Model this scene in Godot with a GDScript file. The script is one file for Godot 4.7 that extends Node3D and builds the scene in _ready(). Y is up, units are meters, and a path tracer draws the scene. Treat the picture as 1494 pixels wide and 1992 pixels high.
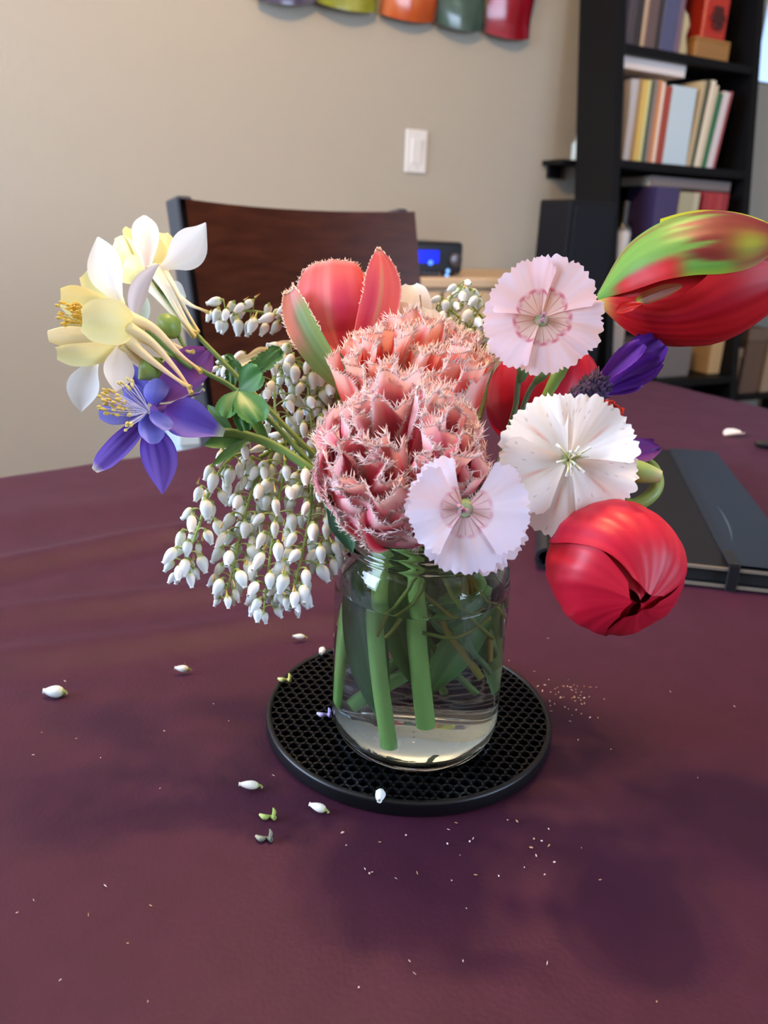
extends Node3D
# A jar of cut flowers on a maroon tablecloth, in a dining room.  y is up, metres.

const FOV := 66.0
const CLOTH := 0.749          # height of the tablecloth
const TRIVET := 0.757         # height of the trivet's top
var FPX := 996.0 / tan(deg_to_rad(FOV / 2.0))
var EYE := Vector3(0, 1.0, 0)
var CAM := Basis.from_euler(Vector3(deg_to_rad(-20.0), 0, deg_to_rad(2.3)))
var U := Vector3(0.883, 0, -0.469).normalized()      # along the back wall
var N := Vector3(0.469, 0, 0.883).normalized()       # from the back wall into the room
var W0 := Vector3(0.09, 0, -2.54)                    # a point at the foot of the back wall
var JAR := Vector3(0.0196, 0.757, -0.3446)
var UP := Vector3.UP
var rng := RandomNumberGenerator.new()
var mats := {}
var used := {}

# ---------------------------------------------------------------- mesh builder
class MB:
	var v := PackedVector3Array()
	var n := PackedVector3Array()
	var c := PackedColorArray()
	var uv := PackedVector2Array()
	var ix := PackedInt32Array()

	func tri_normals(from: int, ifrom: int) -> void:
		for k in range(ifrom, ix.size(), 3):
			var a := v[ix[k]]
			var fn := (v[ix[k + 2]] - a).cross(v[ix[k + 1]] - a)
			n[ix[k]] += fn
			n[ix[k + 1]] += fn
			n[ix[k + 2]] += fn
		for k in range(from, v.size()):
			n[k] = n[k].normalized() if n[k].length_squared() > 1e-24 else Vector3.UP

	# a grid of points: pf(u 0..1, w 0..1) -> Vector3, cf -> Color
	func grid(nu: int, nw: int, pf: Callable, cf: Callable, closed := false, flip := false) -> void:
		var b := v.size()
		var ib := ix.size()
		for j in nw + 1:
			for i in nu + 1:
				var a := float(i) / nu
				var w := float(j) / nw
				v.append(pf.call(a, w))
				c.append(cf.call(a, w))
				n.append(Vector3.ZERO)
				uv.append(Vector2(a, w))
		for j in nw:
			for i in nu:
				var p := b + j * (nu + 1) + i
				var q := p + nu + 1
				if flip:
					ix.append_array([p, q, p + 1, p + 1, q, q + 1])
				else:
					ix.append_array([p, p + 1, q, p + 1, q + 1, q])
		tri_normals(b, ib)
		if closed:
			for j in nw + 1:
				var p := b + j * (nu + 1)
				var m := (n[p] + n[p + nu]).normalized()
				n[p] = m
				n[p + nu] = m

	# a tube through the points; radius and colour along it
	func tube(pts: Array, rad: Array, sides: int, cols: Array, steps := 0, caps := true) -> void:
		var m: int = steps if steps > 0 else (pts.size() - 1) * 5
		var path := PackedVector3Array()
		for k in m + 1:
			path.append(curve(pts, float(k) / m))
		var side := Vector3(0.3, 0.9, 0.31).normalized()
		var xs := PackedVector3Array()
		var ys := PackedVector3Array()
		for k in m + 1:
			var t := (path[mini(k + 1, m)] - path[maxi(k - 1, 0)]).normalized()
			var x := (side - t * side.dot(t))
			if x.length() < 0.05:
				x = t.cross(Vector3(0.7, 0.1, 0.7))
			x = x.normalized()
			side = x
			xs.append(x)
			ys.append(t.cross(x))
		var pf := func(a: float, w: float) -> Vector3:
			var k := int(round(w * m))
			var r: float = along(rad, w)
			return path[k] + (xs[k] * cos(a * TAU) + ys[k] * sin(a * TAU)) * r
		var cf := func(_a: float, w: float) -> Color: return colour(cols, w)
		grid(sides, m, pf, cf, true)
		if caps:
			for e in 2:
				var k: int = 0 if e == 0 else m
				var w := float(e)
				disc(path[k], xs[k], ys[k], along(rad, w), sides, colour(cols, w), e == 0)

	func disc(o: Vector3, x: Vector3, y: Vector3, r: float, sides: int, col: Color, back: bool) -> void:
		var b := v.size()
		var nn := x.cross(y).normalized() * (-1.0 if back else 1.0)
		v.append(o); n.append(nn); c.append(col); uv.append(Vector2(0.5, 0.5))
		for i in sides + 1:
			var a := TAU * i / sides
			v.append(o + (x * cos(a) + y * sin(a)) * r)
			n.append(nn); c.append(col); uv.append(Vector2(0.5 + 0.5 * cos(a), 0.5 + 0.5 * sin(a)))
		for i in sides:
			if back:
				ix.append_array([b, b + 1 + i, b + 2 + i])
			else:
				ix.append_array([b, b + 2 + i, b + 1 + i])

	# a lathe round axis y of frame t; profile of Vector2(r, y) from the outside bottom up
	func lathe(t: Transform3D, prof: Array, sides: int, cf: Callable, sharp := false) -> void:
		var m := prof.size() - 1
		if sharp:
			for k in m:
				lathe(t, [prof[k], prof[k + 1]], sides, cf)
			return
		grid(sides, m, func(a: float, w: float) -> Vector3:
			var q: Vector2 = prof[int(round(w * m))]
			return t * Vector3(q.x * cos(a * TAU), q.y, q.x * sin(a * TAU)), cf, true)

	# a box with chamfered edges in frame t, centred
	func box(t: Transform3D, size: Vector3, bev: float, col: Color) -> void:
		var h := size * 0.5
		bev = minf(bev, minf(h.x, minf(h.y, h.z)) * 0.6)
		for ax in 3:
			for sg in [-1.0, 1.0]:
				var b := v.size()
				var ib := ix.size()
				var e1 := (ax + 1) % 3
				var e2 := (ax + 2) % 3
				for q in [[-1, -1], [1, -1], [1, 1], [-1, 1]]:
					var p := Vector3.ZERO
					p[ax] = sg * h[ax]
					p[e1] = q[0] * (h[e1] - bev)
					p[e2] = q[1] * (h[e2] - bev)
					v.append(t * p); n.append(Vector3.ZERO); c.append(col); uv.append(Vector2(p[e1], p[e2]))
				if sg > 0:
					ix.append_array([b, b + 2, b + 1, b, b + 3, b + 2])
				else:
					ix.append_array([b, b + 1, b + 2, b, b + 2, b + 3])
				tri_normals(b, ib)
		if bev <= 0.0:
			return
		for ax in 3:                                  # twelve edge strips
			var e1 := (ax + 1) % 3
			var e2 := (ax + 2) % 3
			for s1 in [-1.0, 1.0]:
				for s2 in [-1.0, 1.0]:
					var b := v.size()
					var ib := ix.size()
					for q in [[-1, 0], [1, 0], [1, 1], [-1, 1]]:
						var p := Vector3.ZERO
						p[ax] = q[0] * (h[ax] - bev)
						p[e1] = s1 * (h[e1] if q[1] == 0 else h[e1] - bev)
						p[e2] = s2 * (h[e2] - bev if q[1] == 0 else h[e2])
						v.append(t * p); n.append(Vector3.ZERO); c.append(col); uv.append(Vector2.ZERO)
					if s1 * s2 > 0:
						ix.append_array([b, b + 2, b + 1, b, b + 3, b + 2])
					else:
						ix.append_array([b, b + 1, b + 2, b, b + 2, b + 3])
					tri_normals(b, ib)
		for sx in [-1.0, 1.0]:
			for sy in [-1.0, 1.0]:
				for sz in [-1.0, 1.0]:
					var b := v.size()
					var ib := ix.size()
					v.append(t * Vector3(sx * h.x, sy * (h.y - bev), sz * (h.z - bev)))
					v.append(t * Vector3(sx * (h.x - bev), sy * h.y, sz * (h.z - bev)))
					v.append(t * Vector3(sx * (h.x - bev), sy * (h.y - bev), sz * h.z))
					for k in 3:
						n.append(Vector3.ZERO); c.append(col); uv.append(Vector2.ZERO)
					if sx * sy * sz > 0:
						ix.append_array([b, b + 2, b + 1])
					else:
						ix.append_array([b, b + 1, b + 2])
					tri_normals(b, ib)

	# a three-sided thorn from p along d
	func spike(p: Vector3, d: Vector3, r: float, c0: Color, c1: Color) -> void:
		var b := v.size()
		var ib := ix.size()
		var x := d.cross(Vector3(0.37, 0.71, -0.6)).normalized()
		var y := d.cross(x).normalized()
		for k in 3:
			var a := TAU * k / 3.0
			v.append(p + (x * cos(a) + y * sin(a)) * r)
			n.append(Vector3.ZERO); c.append(c0); uv.append(Vector2.ZERO)
		v.append(p + d); n.append(Vector3.ZERO); c.append(c1); uv.append(Vector2.ONE)
		ix.append_array([b, b + 1, b + 3, b + 1, b + 2, b + 3, b + 2, b, b + 3])
		tri_normals(b, ib)

	func mesh() -> ArrayMesh:
		var a := []
		a.resize(Mesh.ARRAY_MAX)
		a[Mesh.ARRAY_VERTEX] = v
		a[Mesh.ARRAY_NORMAL] = n
		a[Mesh.ARRAY_COLOR] = c
		a[Mesh.ARRAY_TEX_UV] = uv
		a[Mesh.ARRAY_INDEX] = ix
		var m := ArrayMesh.new()
		m.add_surface_from_arrays(Mesh.PRIMITIVE_TRIANGLES, a)
		return m

	static func curve(p: Array, t: float) -> Vector3:
		var m := p.size() - 1
		var x := clampf(t, 0.0, 1.0) * m
		var k := mini(int(x), m - 1)
		var f := x - k
		var a: Vector3 = p[k]
		var b: Vector3 = p[k + 1]
		var pa: Vector3 = p[k - 1] if k > 0 else a * 2.0 - b
		var pb: Vector3 = p[k + 2] if k + 2 <= m else b * 2.0 - a
		return a.cubic_interpolate(b, pa, pb, f)

	static func along(p: Array, t: float) -> float:
		var m := p.size() - 1
		if m == 0:
			return p[0]
		var x := clampf(t, 0.0, 1.0) * m
		var k := mini(int(x), m - 1)
		var f := x - k
		var a: float = p[k]
		var b: float = p[k + 1]
		var pa: float = p[k - 1] if k > 0 else 2.0 * a - b
		var pb: float = p[k + 2] if k + 2 <= m else 2.0 * b - a
		return maxf(0.0, cubic_interpolate(a, b, pa, pb, f))

	static func colour(p: Array, t: float) -> Color:
		var m := p.size() - 1
		if m == 0:
			return p[0]
		var x := clampf(t, 0.0, 1.0) * m
		var k := mini(int(x), m - 1)
		var a: Color = p[k]
		return a.lerp(p[k + 1], x - k)

# ---------------------------------------------------------------- places
func at(x: float, y: float, d: float) -> Vector3:      # the point at depth d behind pixel x, y
	return EYE + CAM * Vector3((x - 747.0) / FPX * d, -(y - 996.0) / FPX * d, -d)

func ray(x: float, y: float) -> Vector3:
	return CAM * Vector3((x - 747.0) / FPX, -(y - 996.0) / FPX, -1.0)

func tab(x: float, y: float, h := CLOTH) -> Vector3:   # the point of a level plane
	var r := ray(x, y)
	return EYE + r * ((h - EYE.y) / r.y)

func wal(x: float, y: float, off: float) -> Vector3:   # (along, height) on a plane parallel to the back wall
	var r := ray(x, y)
	var t := (off - (EYE - W0).dot(N)) / r.dot(N)
	var p := EYE + r * t
	return Vector3((p - W0).dot(U), p.y, off)

func room(s: float, y: float, off: float) -> Vector3:
	return W0 + U * s + N * off + Vector3(0, y, 0)

func room_basis() -> Basis:
	return Basis(U, UP, N)

# ---------------------------------------------------------------- nodes
func numbered(called: String) -> String:
	if not used.has(called):
		used[called] = 0
		return called
	used[called] += 1
	return "%s_%03d" % [called, used[called]]

func tag(o: Node, label := "", category := "", group := "", kind := "") -> Node:
	if label: o.set_meta("label", label)
	if category: o.set_meta("category", category)
	if group: o.set_meta("group", group)
	if kind: o.set_meta("kind", kind)
	return o

func thing(called: String, label: String, category: String, where: Vector3, group := "", basis_ := Basis()) -> Node3D:
	var o := Node3D.new()
	o.name = numbered(called)
	o.transform = Transform3D(basis_, where)
	add_child(o)
	tag(o, label, category, group)
	return o

# commits a builder whose points are in the world as a part of a thing (or of a part)
func part(called: String, mb: MB, mat: Material, parent: Node3D = null, local := false) -> MeshInstance3D:
	var o := MeshInstance3D.new()
	if parent != null and not local:
		var g := parent.transform
		var up: Node = parent.get_parent()
		while up is Node3D and up != self:
			g = (up as Node3D).transform * g
			up = up.get_parent()
		var inv := g.affine_inverse()
		for k in mb.v.size():
			mb.v[k] = inv * mb.v[k]
			mb.n[k] = inv.basis * mb.n[k]
	o.mesh = mb.mesh()
	o.material_override = null
	o.mesh.surface_set_material(0, mat)
	o.name = numbered(called) if parent == null else called
	(self as Node if parent == null else parent as Node).add_child(o, true)
	return o

func struct(called: String, mb: MB, mat: Material) -> MeshInstance3D:
	var o := part(called, mb, mat)
	o.set_meta("kind", "structure")
	return o

# ---------------------------------------------------------------- materials
func noise_tex(freq: float, size := 512, octaves := 4, seed_ := 1, ramp: Gradient = null, normal := false, kind := FastNoiseLite.TYPE_SIMPLEX_SMOOTH) -> NoiseTexture2D:
	var f := FastNoiseLite.new()
	f.noise_type = kind
	f.frequency = freq
	f.fractal_octaves = octaves
	f.seed = seed_
	var t := NoiseTexture2D.new()
	t.width = size
	t.height = size
	t.seamless = true
	t.noise = f
	t.as_normal_map = normal
	if ramp: t.color_ramp = ramp
	return t

func ramp2(a: Color, b: Color) -> Gradient:
	var g := Gradient.new()
	g.set_color(0, a)
	g.set_color(1, b)
	return g

func vc(called: String, rough: float, spec := 0.5, back := 0.0, extra := {}) -> StandardMaterial3D:    # colour from the vertices
	if mats.has(called): return mats[called]
	var m := StandardMaterial3D.new()
	m.resource_name = called
	m.vertex_color_use_as_albedo = true
	m.vertex_color_is_srgb = true
	m.roughness = rough
	m.metallic_specular = spec
	m.cull_mode = BaseMaterial3D.CULL_DISABLED
	if back > 0.0:
		m.backlight_enabled = true
		m.backlight = Color(back, back, back).linear_to_srgb()
	for k in extra: m.set(k, extra[k])
	mats[called] = m
	return m

func plain(called: String, col: Color, rough: float, spec := 0.5, extra := {}) -> StandardMaterial3D:
	if mats.has(called): return mats[called]
	var m := StandardMaterial3D.new()
	m.resource_name = called
	m.albedo_color = col
	m.roughness = rough
	m.metallic_specular = spec
	for k in extra: m.set(k, extra[k])
	mats[called] = m
	return m

func rgb(r: int, g: int, b: int) -> Color:
	return Color8(r, g, b)

# ---------------------------------------------------------------- petals
# a petal from b to tip, facing nrm, w wide.  o: prof, bend, side, cup, ruf, freq, nu, nv, col, fringe, flen, notch
func petal(mb: MB, b: Vector3, tip: Vector3, nrm: Vector3, w: float, o := {}) -> void:
	var prof: Array = o.get("prof", [0.25, 0.6, 0.9, 1.0, 0.9, 0.6, 0.1])
	var L := b.distance_to(tip)
	var axis := (tip - b) / L
	var n0 := (nrm - axis * nrm.dot(axis)).normalized()
	var s0 := axis.cross(n0)
	var bend: float = o.get("bend", 0.0)
	var cc: Vector3 = (b + tip) * 0.5 + n0 * (bend * L * 2.0) + s0 * (float(o.get("side", 0.0)) * L * 2.0)
	var cup: float = o.get("cup", 0.4)
	var ruf: float = o.get("ruf", 0.0)
	var fq: float = o.get("freq", 6.0)
	var ph: float = rng.randf() * TAU
	var twist: float = o.get("twist", 0.0)
	var serr: float = o.get("serr", 0.0)
	var ridge: float = o.get("ridge", 0.0)
	var col: Callable = o.get("col", func(_u: float, _t: float) -> Color: return Color.WHITE)
	var shape := func(u01: float, t: float) -> Vector3:
		var u := u01 * 2.0 - 1.0
		var p: Vector3 = b.lerp(cc, t).lerp(cc.lerp(tip, t), t)
		var tg: Vector3 = ((cc - b) * (1.0 - t) + (tip - cc) * t).normalized()
		var s: Vector3 = tg.cross(n0).normalized()
		var nn: Vector3 = s.cross(tg)
		if twist != 0.0:
			s = s.rotated(tg, twist * t)
			nn = nn.rotated(tg, twist * t)
		var hw: float = w * 0.5 * MB.along(prof, t)
		var x: float = hw * u
		var z := 0.0
		if cup != 0.0:
			x = hw * sin(u * cup) / cup
			z = hw * (1.0 - cos(u * cup)) / cup
		z += ruf * L * sin(u * fq + ph + t * 2.0) * t * t
		z += ridge * L * cos(u * 14.0) * (1.0 - t * 0.5)
		if serr > 0.0:
			x *= 1.0 + serr * sin(t * 60.0 + u)
		return p + s * x + nn * z
	var cf := func(u01: float, t: float) -> Color: return col.call(u01 * 2.0 - 1.0, t)
	mb.grid(int(o.get("nu", 12)), int(o.get("nv", 18)), shape, cf)
	if o.has("fringe"):
		fringe(mb, shape, int(o.fringe), float(o.get("flen", 0.003)), o.get("fcol", Color.WHITE), float(o.get("ffrom", 0.45)))

# thorns along the sides and the top edge of a petal
func fringe(mb: MB, shape: Callable, count: int, length: float, col: Color, from := 0.45) -> void:
	for k in count:
		var q := (k + rng.randf()) / count
		var u := 0.0
		var t := 1.0
		if q < 0.3:
			u = 0.0
			t = lerpf(from, 1.0, q / 0.3)
		elif q > 0.7:
			u = 1.0
			t = lerpf(1.0, from, (q - 0.7) / 0.3)
		else:
			u = (q - 0.3) / 0.4
		var p: Vector3 = shape.call(u, t)
		var inside: Vector3 = shape.call(lerpf(u, 0.5, 0.25), t - 0.12)
		var d := (p - inside).normalized()
		d = (d + Vector3(rng.randf_range(-1, 1), rng.randf_range(-1, 1), rng.randf_range(-1, 1)) * 0.55).normalized()
		var ln := length * rng.randf_range(0.45, 1.15)
		mb.spike(p - d * 0.0006, d * ln, 0.00045, col.darkened(0.04), col)
		if rng.randf() < 0.5:
			var d2 := (d + Vector3(rng.randf_range(-1, 1), rng.randf_range(-1, 1), rng.randf_range(-1, 1)) * 0.8).normalized()
			mb.spike(p + d * ln * 0.3, d2 * ln * 0.55, 0.0003, col, col)

# a tulip petal: part of a surface of revolution round an axis. f: frame (y the axis, origin at the base)
func shell(mb: MB, f: Transform3D, h: float, rad: Array, phi: float, half: float, o := {}) -> void:
	var twist: float = o.get("twist", 0.0)
	var point: float = o.get("point", 0.2)
	var ridge: float = o.get("ridge", 0.012)
	var off: float = o.get("off", 0.0)
	var ruf: float = o.get("ruf", 0.0)
	var lift: float = o.get("lift", 0.0)       # edges stand off
	var hp: Array = o.get("hp", [0.35, 0.75, 1.0, 1.0, 0.95, 0.8, 0.5])
	var lean: Vector3 = o.get("lean", Vector3.ZERO)
	var ph := rng.randf() * TAU
	var col: Callable = o.col
	var shape := func(u01: float, t0: float) -> Vector3:
		var u := u01 * 2.0 - 1.0
		var t: float = t0 * (1.0 - point * absf(u) * absf(u) * t0)
		var a: float = phi + u * half * MB.along(hp, t0) + twist * t * t
		var r: float = MB.along(rad, t) + off
		r *= 1.0 + ridge * cos(u * 9.0 + ph) * (0.3 + t) + ridge * 0.5 * cos(u * 23.0 + ph * 2.0) + ridge * 2.0 * exp(-u * u * 60.0) * (0.6 - t)
		r += lift * u * u * h * t + ruf * h * sin(u * 5.0 + ph + 3.0 * t) * t
		return f * (Vector3(r * cos(a), t * h, r * sin(a)) + lean * t * t * h)
	mb.grid(int(o.get("nu", 22)), int(o.get("nv", 24)), shape, func(u01: float, t: float) -> Color: return col.call(u01 * 2.0 - 1.0, t))
	if o.has("fringe"):
		fringe(mb, shape, int(o.fringe), float(o.get("flen", 0.003)), o.get("fcol", Color.WHITE), float(o.get("ffrom", 0.5)))

func frame(base: Vector3, axis: Vector3, face: Vector3) -> Transform3D:    # y along the axis, x as near as may be to face
	var y := axis.normalized()
	var x := (face - y * face.dot(y)).normalized()
	return Transform3D(Basis(x, y, x.cross(y)), base)

func to_eye(p: Vector3) -> Vector3:
	return (EYE - p).normalized()

var dapple := FastNoiseLite.new()

func streak(u: float, t: float, k: float, s: float) -> float:      # fine streaks along a petal, -1..1
	return dapple.get_noise_3d(u * k, t * k * 0.12, s * 37.0)


func _ready() -> void:
	rng.seed = 77
	dapple.noise_type = FastNoiseLite.TYPE_SIMPLEX_SMOOTH
	dapple.frequency = 0.16
	dapple.fractal_octaves = 3
	dapple.seed = 5
	# ---- camera
	var cam := Camera3D.new()
	cam.name = "camera"
	cam.transform = Transform3D(CAM, EYE)
	cam.keep_aspect = Camera3D.KEEP_HEIGHT
	cam.near = 0.02
	cam.far = 60.0
	var lens := CameraAttributesPhysical.new()
	lens.frustum_focal_length = 17.5 / tan(deg_to_rad(FOV / 2.0))
	lens.frustum_focus_distance = 0.345
	lens.frustum_near = 0.02
	lens.frustum_far = 60.0
	lens.exposure_aperture = lens.frustum_focal_length / 2.3
	cam.attributes = lens
	cam.fov = FOV
	add_child(cam)
	# ---- sky, exposure
	var env := Environment.new()
	env.background_mode = Environment.BG_SKY
	var sky := Sky.new()
	var sm := ProceduralSkyMaterial.new()
	sm.sky_top_color = rgb(120, 165, 225)
	sm.sky_horizon_color = rgb(196, 218, 240)
	sm.ground_bottom_color = rgb(90, 96, 90)
	sm.ground_horizon_color = rgb(150, 160, 160)
	sm.sky_energy_multiplier = 1.5
	sky.sky_material = sm
	env.sky = sky
	env.tonemap_mode = Environment.TONE_MAPPER_LINEAR
	env.tonemap_exposure = 0.93
	env.sdfgi_enabled = true
	env.ssao_enabled = true
	env.ssil_enabled = true
	var we := WorldEnvironment.new()
	we.name = "surroundings"
	we.environment = env
	add_child(we)
	# ---- daylight through the two windows
	window_light("daylight", room(-3.12, 1.55, 1.05), U, Vector2(1.6, 1.2), WINDOW_E)
	window_light("daylight_behind", room(0.6, 1.5, 4.1), -N, Vector2(1.8, 1.2), WINDOW_B)
	make_room()
	make_table()
	make_chair()
	make_wall_things()
	make_bookcase()
	make_sideboard()
	make_notebook()
	make_trivet()
	make_jar()
	make_bells()
	make_flowers()
	make_litter()

const WINDOW_E := 6.8
const WINDOW_B := 3.8
const LAMP_E := 0.95

func window_light(called: String, p: Vector3, dir: Vector3, size: Vector2, e: float) -> void:
	var l := AreaLight3D.new()
	l.name = called
	l.area_size = size
	l.area_normalize_energy = false
	l.light_color = rgb(200, 219, 250)
	l.light_energy = e
	l.area_range = 12.0
	l.area_attenuation = 2.0
	l.shadow_enabled = true
	l.transform = Transform3D(Basis.looking_at(dir, UP), p)
	add_child(l)

# ---------------------------------------------------------------- the room
func slab(mb: MB, s0: float, s1: float, y0: float, y1: float, n0: float, n1: float, bev := 0.0) -> void:
	mb.box(Transform3D(room_basis(), room((s0 + s1) / 2, (y0 + y1) / 2, (n0 + n1) / 2)), Vector3(s1 - s0, y1 - y0, n1 - n0), bev, Color.WHITE)

func wall_with_hole(called: String, mat: Material, along_n: bool, p0: float, p1: float, th0: float, th1: float, top: float, h: Array) -> void:
	var mb := MB.new()
	var parts := [[p0, h[0], 0.0, top], [h[1], p1, 0.0, top], [h[0], h[1], 0.0, h[2]], [h[0], h[1], h[3], top]]
	for q in parts:
		if along_n: slab(mb, th0, th1, q[2], q[3], q[0], q[1])
		else: slab(mb, q[0], q[1], q[2], q[3], th0, th1)
	struct(called, mb, mat)

func make_window(called: String, along_n: bool, a0: float, a1: float, y0: float, y1: float, th: float, bars: int) -> void:
	var frame_m := plain("window_paint", rgb(225, 226, 224), 0.4)
	var o := Node3D.new()
	o.name = called
	o.set_meta("kind", "structure")
	add_child(o)
	var w := 0.05 if along_n or bars == 1 else 0.014
	if w < 0.03: frame_m = plain("window_dark", rgb(40, 42, 46), 0.5)
	var fb := MB.new()
	var put := func(b0: float, b1: float, c0: float, c1: float, t: float) -> void:
		if along_n: slab(fb, th - t, th + t, c0, c1, b0, b1, 0.004)
		else: slab(fb, b0, b1, c0, c1, th - t, th + t, 0.004)
	put.call(a0, a0 + w, y0, y1, 0.03)
	put.call(a1 - w, a1, y0, y1, 0.03)
	put.call(a0 + w, a1 - w, y0, y0 + w, 0.03)
	put.call(a0 + w, a1 - w, y1 - w, y1, 0.03)
	for k in bars:
		var m := lerpf(a0, a1, (k + 1.0) / (bars + 1.0))
		put.call(m - 0.012, m + 0.012, y0 + w, y1 - w, 0.015)
	part("window_frame", fb, frame_m, o)
	var g := MB.new()
	if along_n: slab(g, th - 0.002, th + 0.002, y0 + w, y1 - w, a0 + w, a1 - w)
	else: slab(g, a0 + w, a1 - w, y0 + w, y1 - w, th - 0.002, th + 0.002)
	var gm := StandardMaterial3D.new()
	gm.transparency = BaseMaterial3D.TRANSPARENCY_ALPHA
	gm.albedo_color = Color(1, 1, 1, 0.04)
	gm.roughness = 0.03
	part("pane", g, gm, o)

func make_room() -> void:
	var top := 2.45
	var paint := plain("wall_paint", rgb(160, 154, 139), 0.85, 0.3)
	paint.heightmap_enabled = true
	paint.heightmap_texture = noise_tex(0.05, 512, 4, 3)
	paint.heightmap_scale = 0.05
	paint.uv1_triplanar = true
	paint.uv1_world_triplanar = true
	paint.uv1_scale = Vector3(3, 3, 3)
	var sill := wal(1468, 160, 0.0)
	wall_with_hole("wall_back", paint, false, -3.3, 3.1, -0.12, 0.0, top, [sill.x + 0.0, sill.x + 0.95, sill.y, 2.25])
	wall_with_hole("wall_left", paint, true, 0.0, 4.2, -3.3, -3.2, top, [0.25, 1.85, 0.95, 2.15])
	var r := MB.new()
	slab(r, 3.0, 3.1, 0, top, 0, 4.2)
	struct("wall_right", r, paint)
	wall_with_hole("wall_front", paint, false, -3.3, 3.1, 4.2, 4.32, top, [-0.3, 1.5, 0.9, 2.1])
	var fl := MB.new()
	slab(fl, -3.3, 3.1, -0.1, 0.0, -0.12, 4.32)
	struct("floor", fl, plain("floor_wood", rgb(120, 84, 58), 0.45))
	var ce := MB.new()
	slab(ce, -3.3, 3.1, top, top + 0.1, -0.12, 4.32)
	struct("ceiling", ce, plain("ceiling_paint", rgb(232, 228, 220), 0.9, 0.2))
	make_window("window_1", true, 0.25, 1.85, 0.95, 2.15, -3.25, 2)
	make_window("window_2", false, sill.x, sill.x + 0.95, sill.y, 2.25, -0.06, 3)
	make_window("window_3", false, -0.3, 1.5, 0.9, 2.1, 4.26, 1)
	var bb := MB.new()
	slab(bb, -3.2, 3.0, 0.0, 0.09, 0.0, 0.015, 0.003)
	struct("baseboard_back", bb, plain("window_paint", rgb(225, 226, 224), 0.4))
	# the lamp over the table
	var lamp := thing("ceiling_lamp", "brass ceiling lamp with two glowing globes above the table", "lamp", Vector3(-0.06, top, -0.86))
	var br := plain("brass", rgb(150, 116, 62), 0.35, 0.5, {"metallic": 0.9})
	var cb := MB.new()
	cb.lathe(Transform3D(Basis(), lamp.position), [Vector2(0.001, -0.03), Vector2(0.05, -0.026), Vector2(0.06, -0.01), Vector2(0.06, 0.0), Vector2(0.001, 0.0)], 32, func(_a: float, _w: float) -> Color: return Color.WHITE)
	part("canopy", cb, br, lamp)
	for sx in [-0.065, 0.065]:
		var e: Vector3 = lamp.position + Vector3(sx, -0.19, 0.02)
		var ab := MB.new()
		ab.tube([lamp.position + Vector3(0, -0.02, 0), lamp.position + Vector3(sx * 0.6, -0.05, 0.01), e + Vector3(0, 0.04, 0)], [0.006, 0.006, 0.008], 10, [Color.WHITE])
		part("arm", ab, br, lamp)
		var gl := MB.new()
		var pr := []
		for q in 17: pr.append(Vector2(0.04 * sin(PI * q / 16.0) + 0.0005, -0.04 * cos(PI * q / 16.0)))
		gl.lathe(Transform3D(Basis(), e), pr, 24, func(_a: float, _w: float) -> Color: return Color.WHITE)
		part("bulb", gl, plain("lamp_glow", rgb(255, 236, 206), 0.4, 0.5, {"emission_enabled": true, "emission": rgb(255, 214, 160), "emission_energy_multiplier": 3.0}), lamp)
		var l := OmniLight3D.new()
		l.name = "lamp_light"
		l.light_color = rgb(255, 208, 150)
		l.light_energy = LAMP_E
		l.light_size = 0.035
		l.omni_range = 8.0
		l.omni_attenuation = 2.0
		l.shadow_enabled = true
		l.position = e - lamp.position
		lamp.add_child(l, true)

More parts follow.
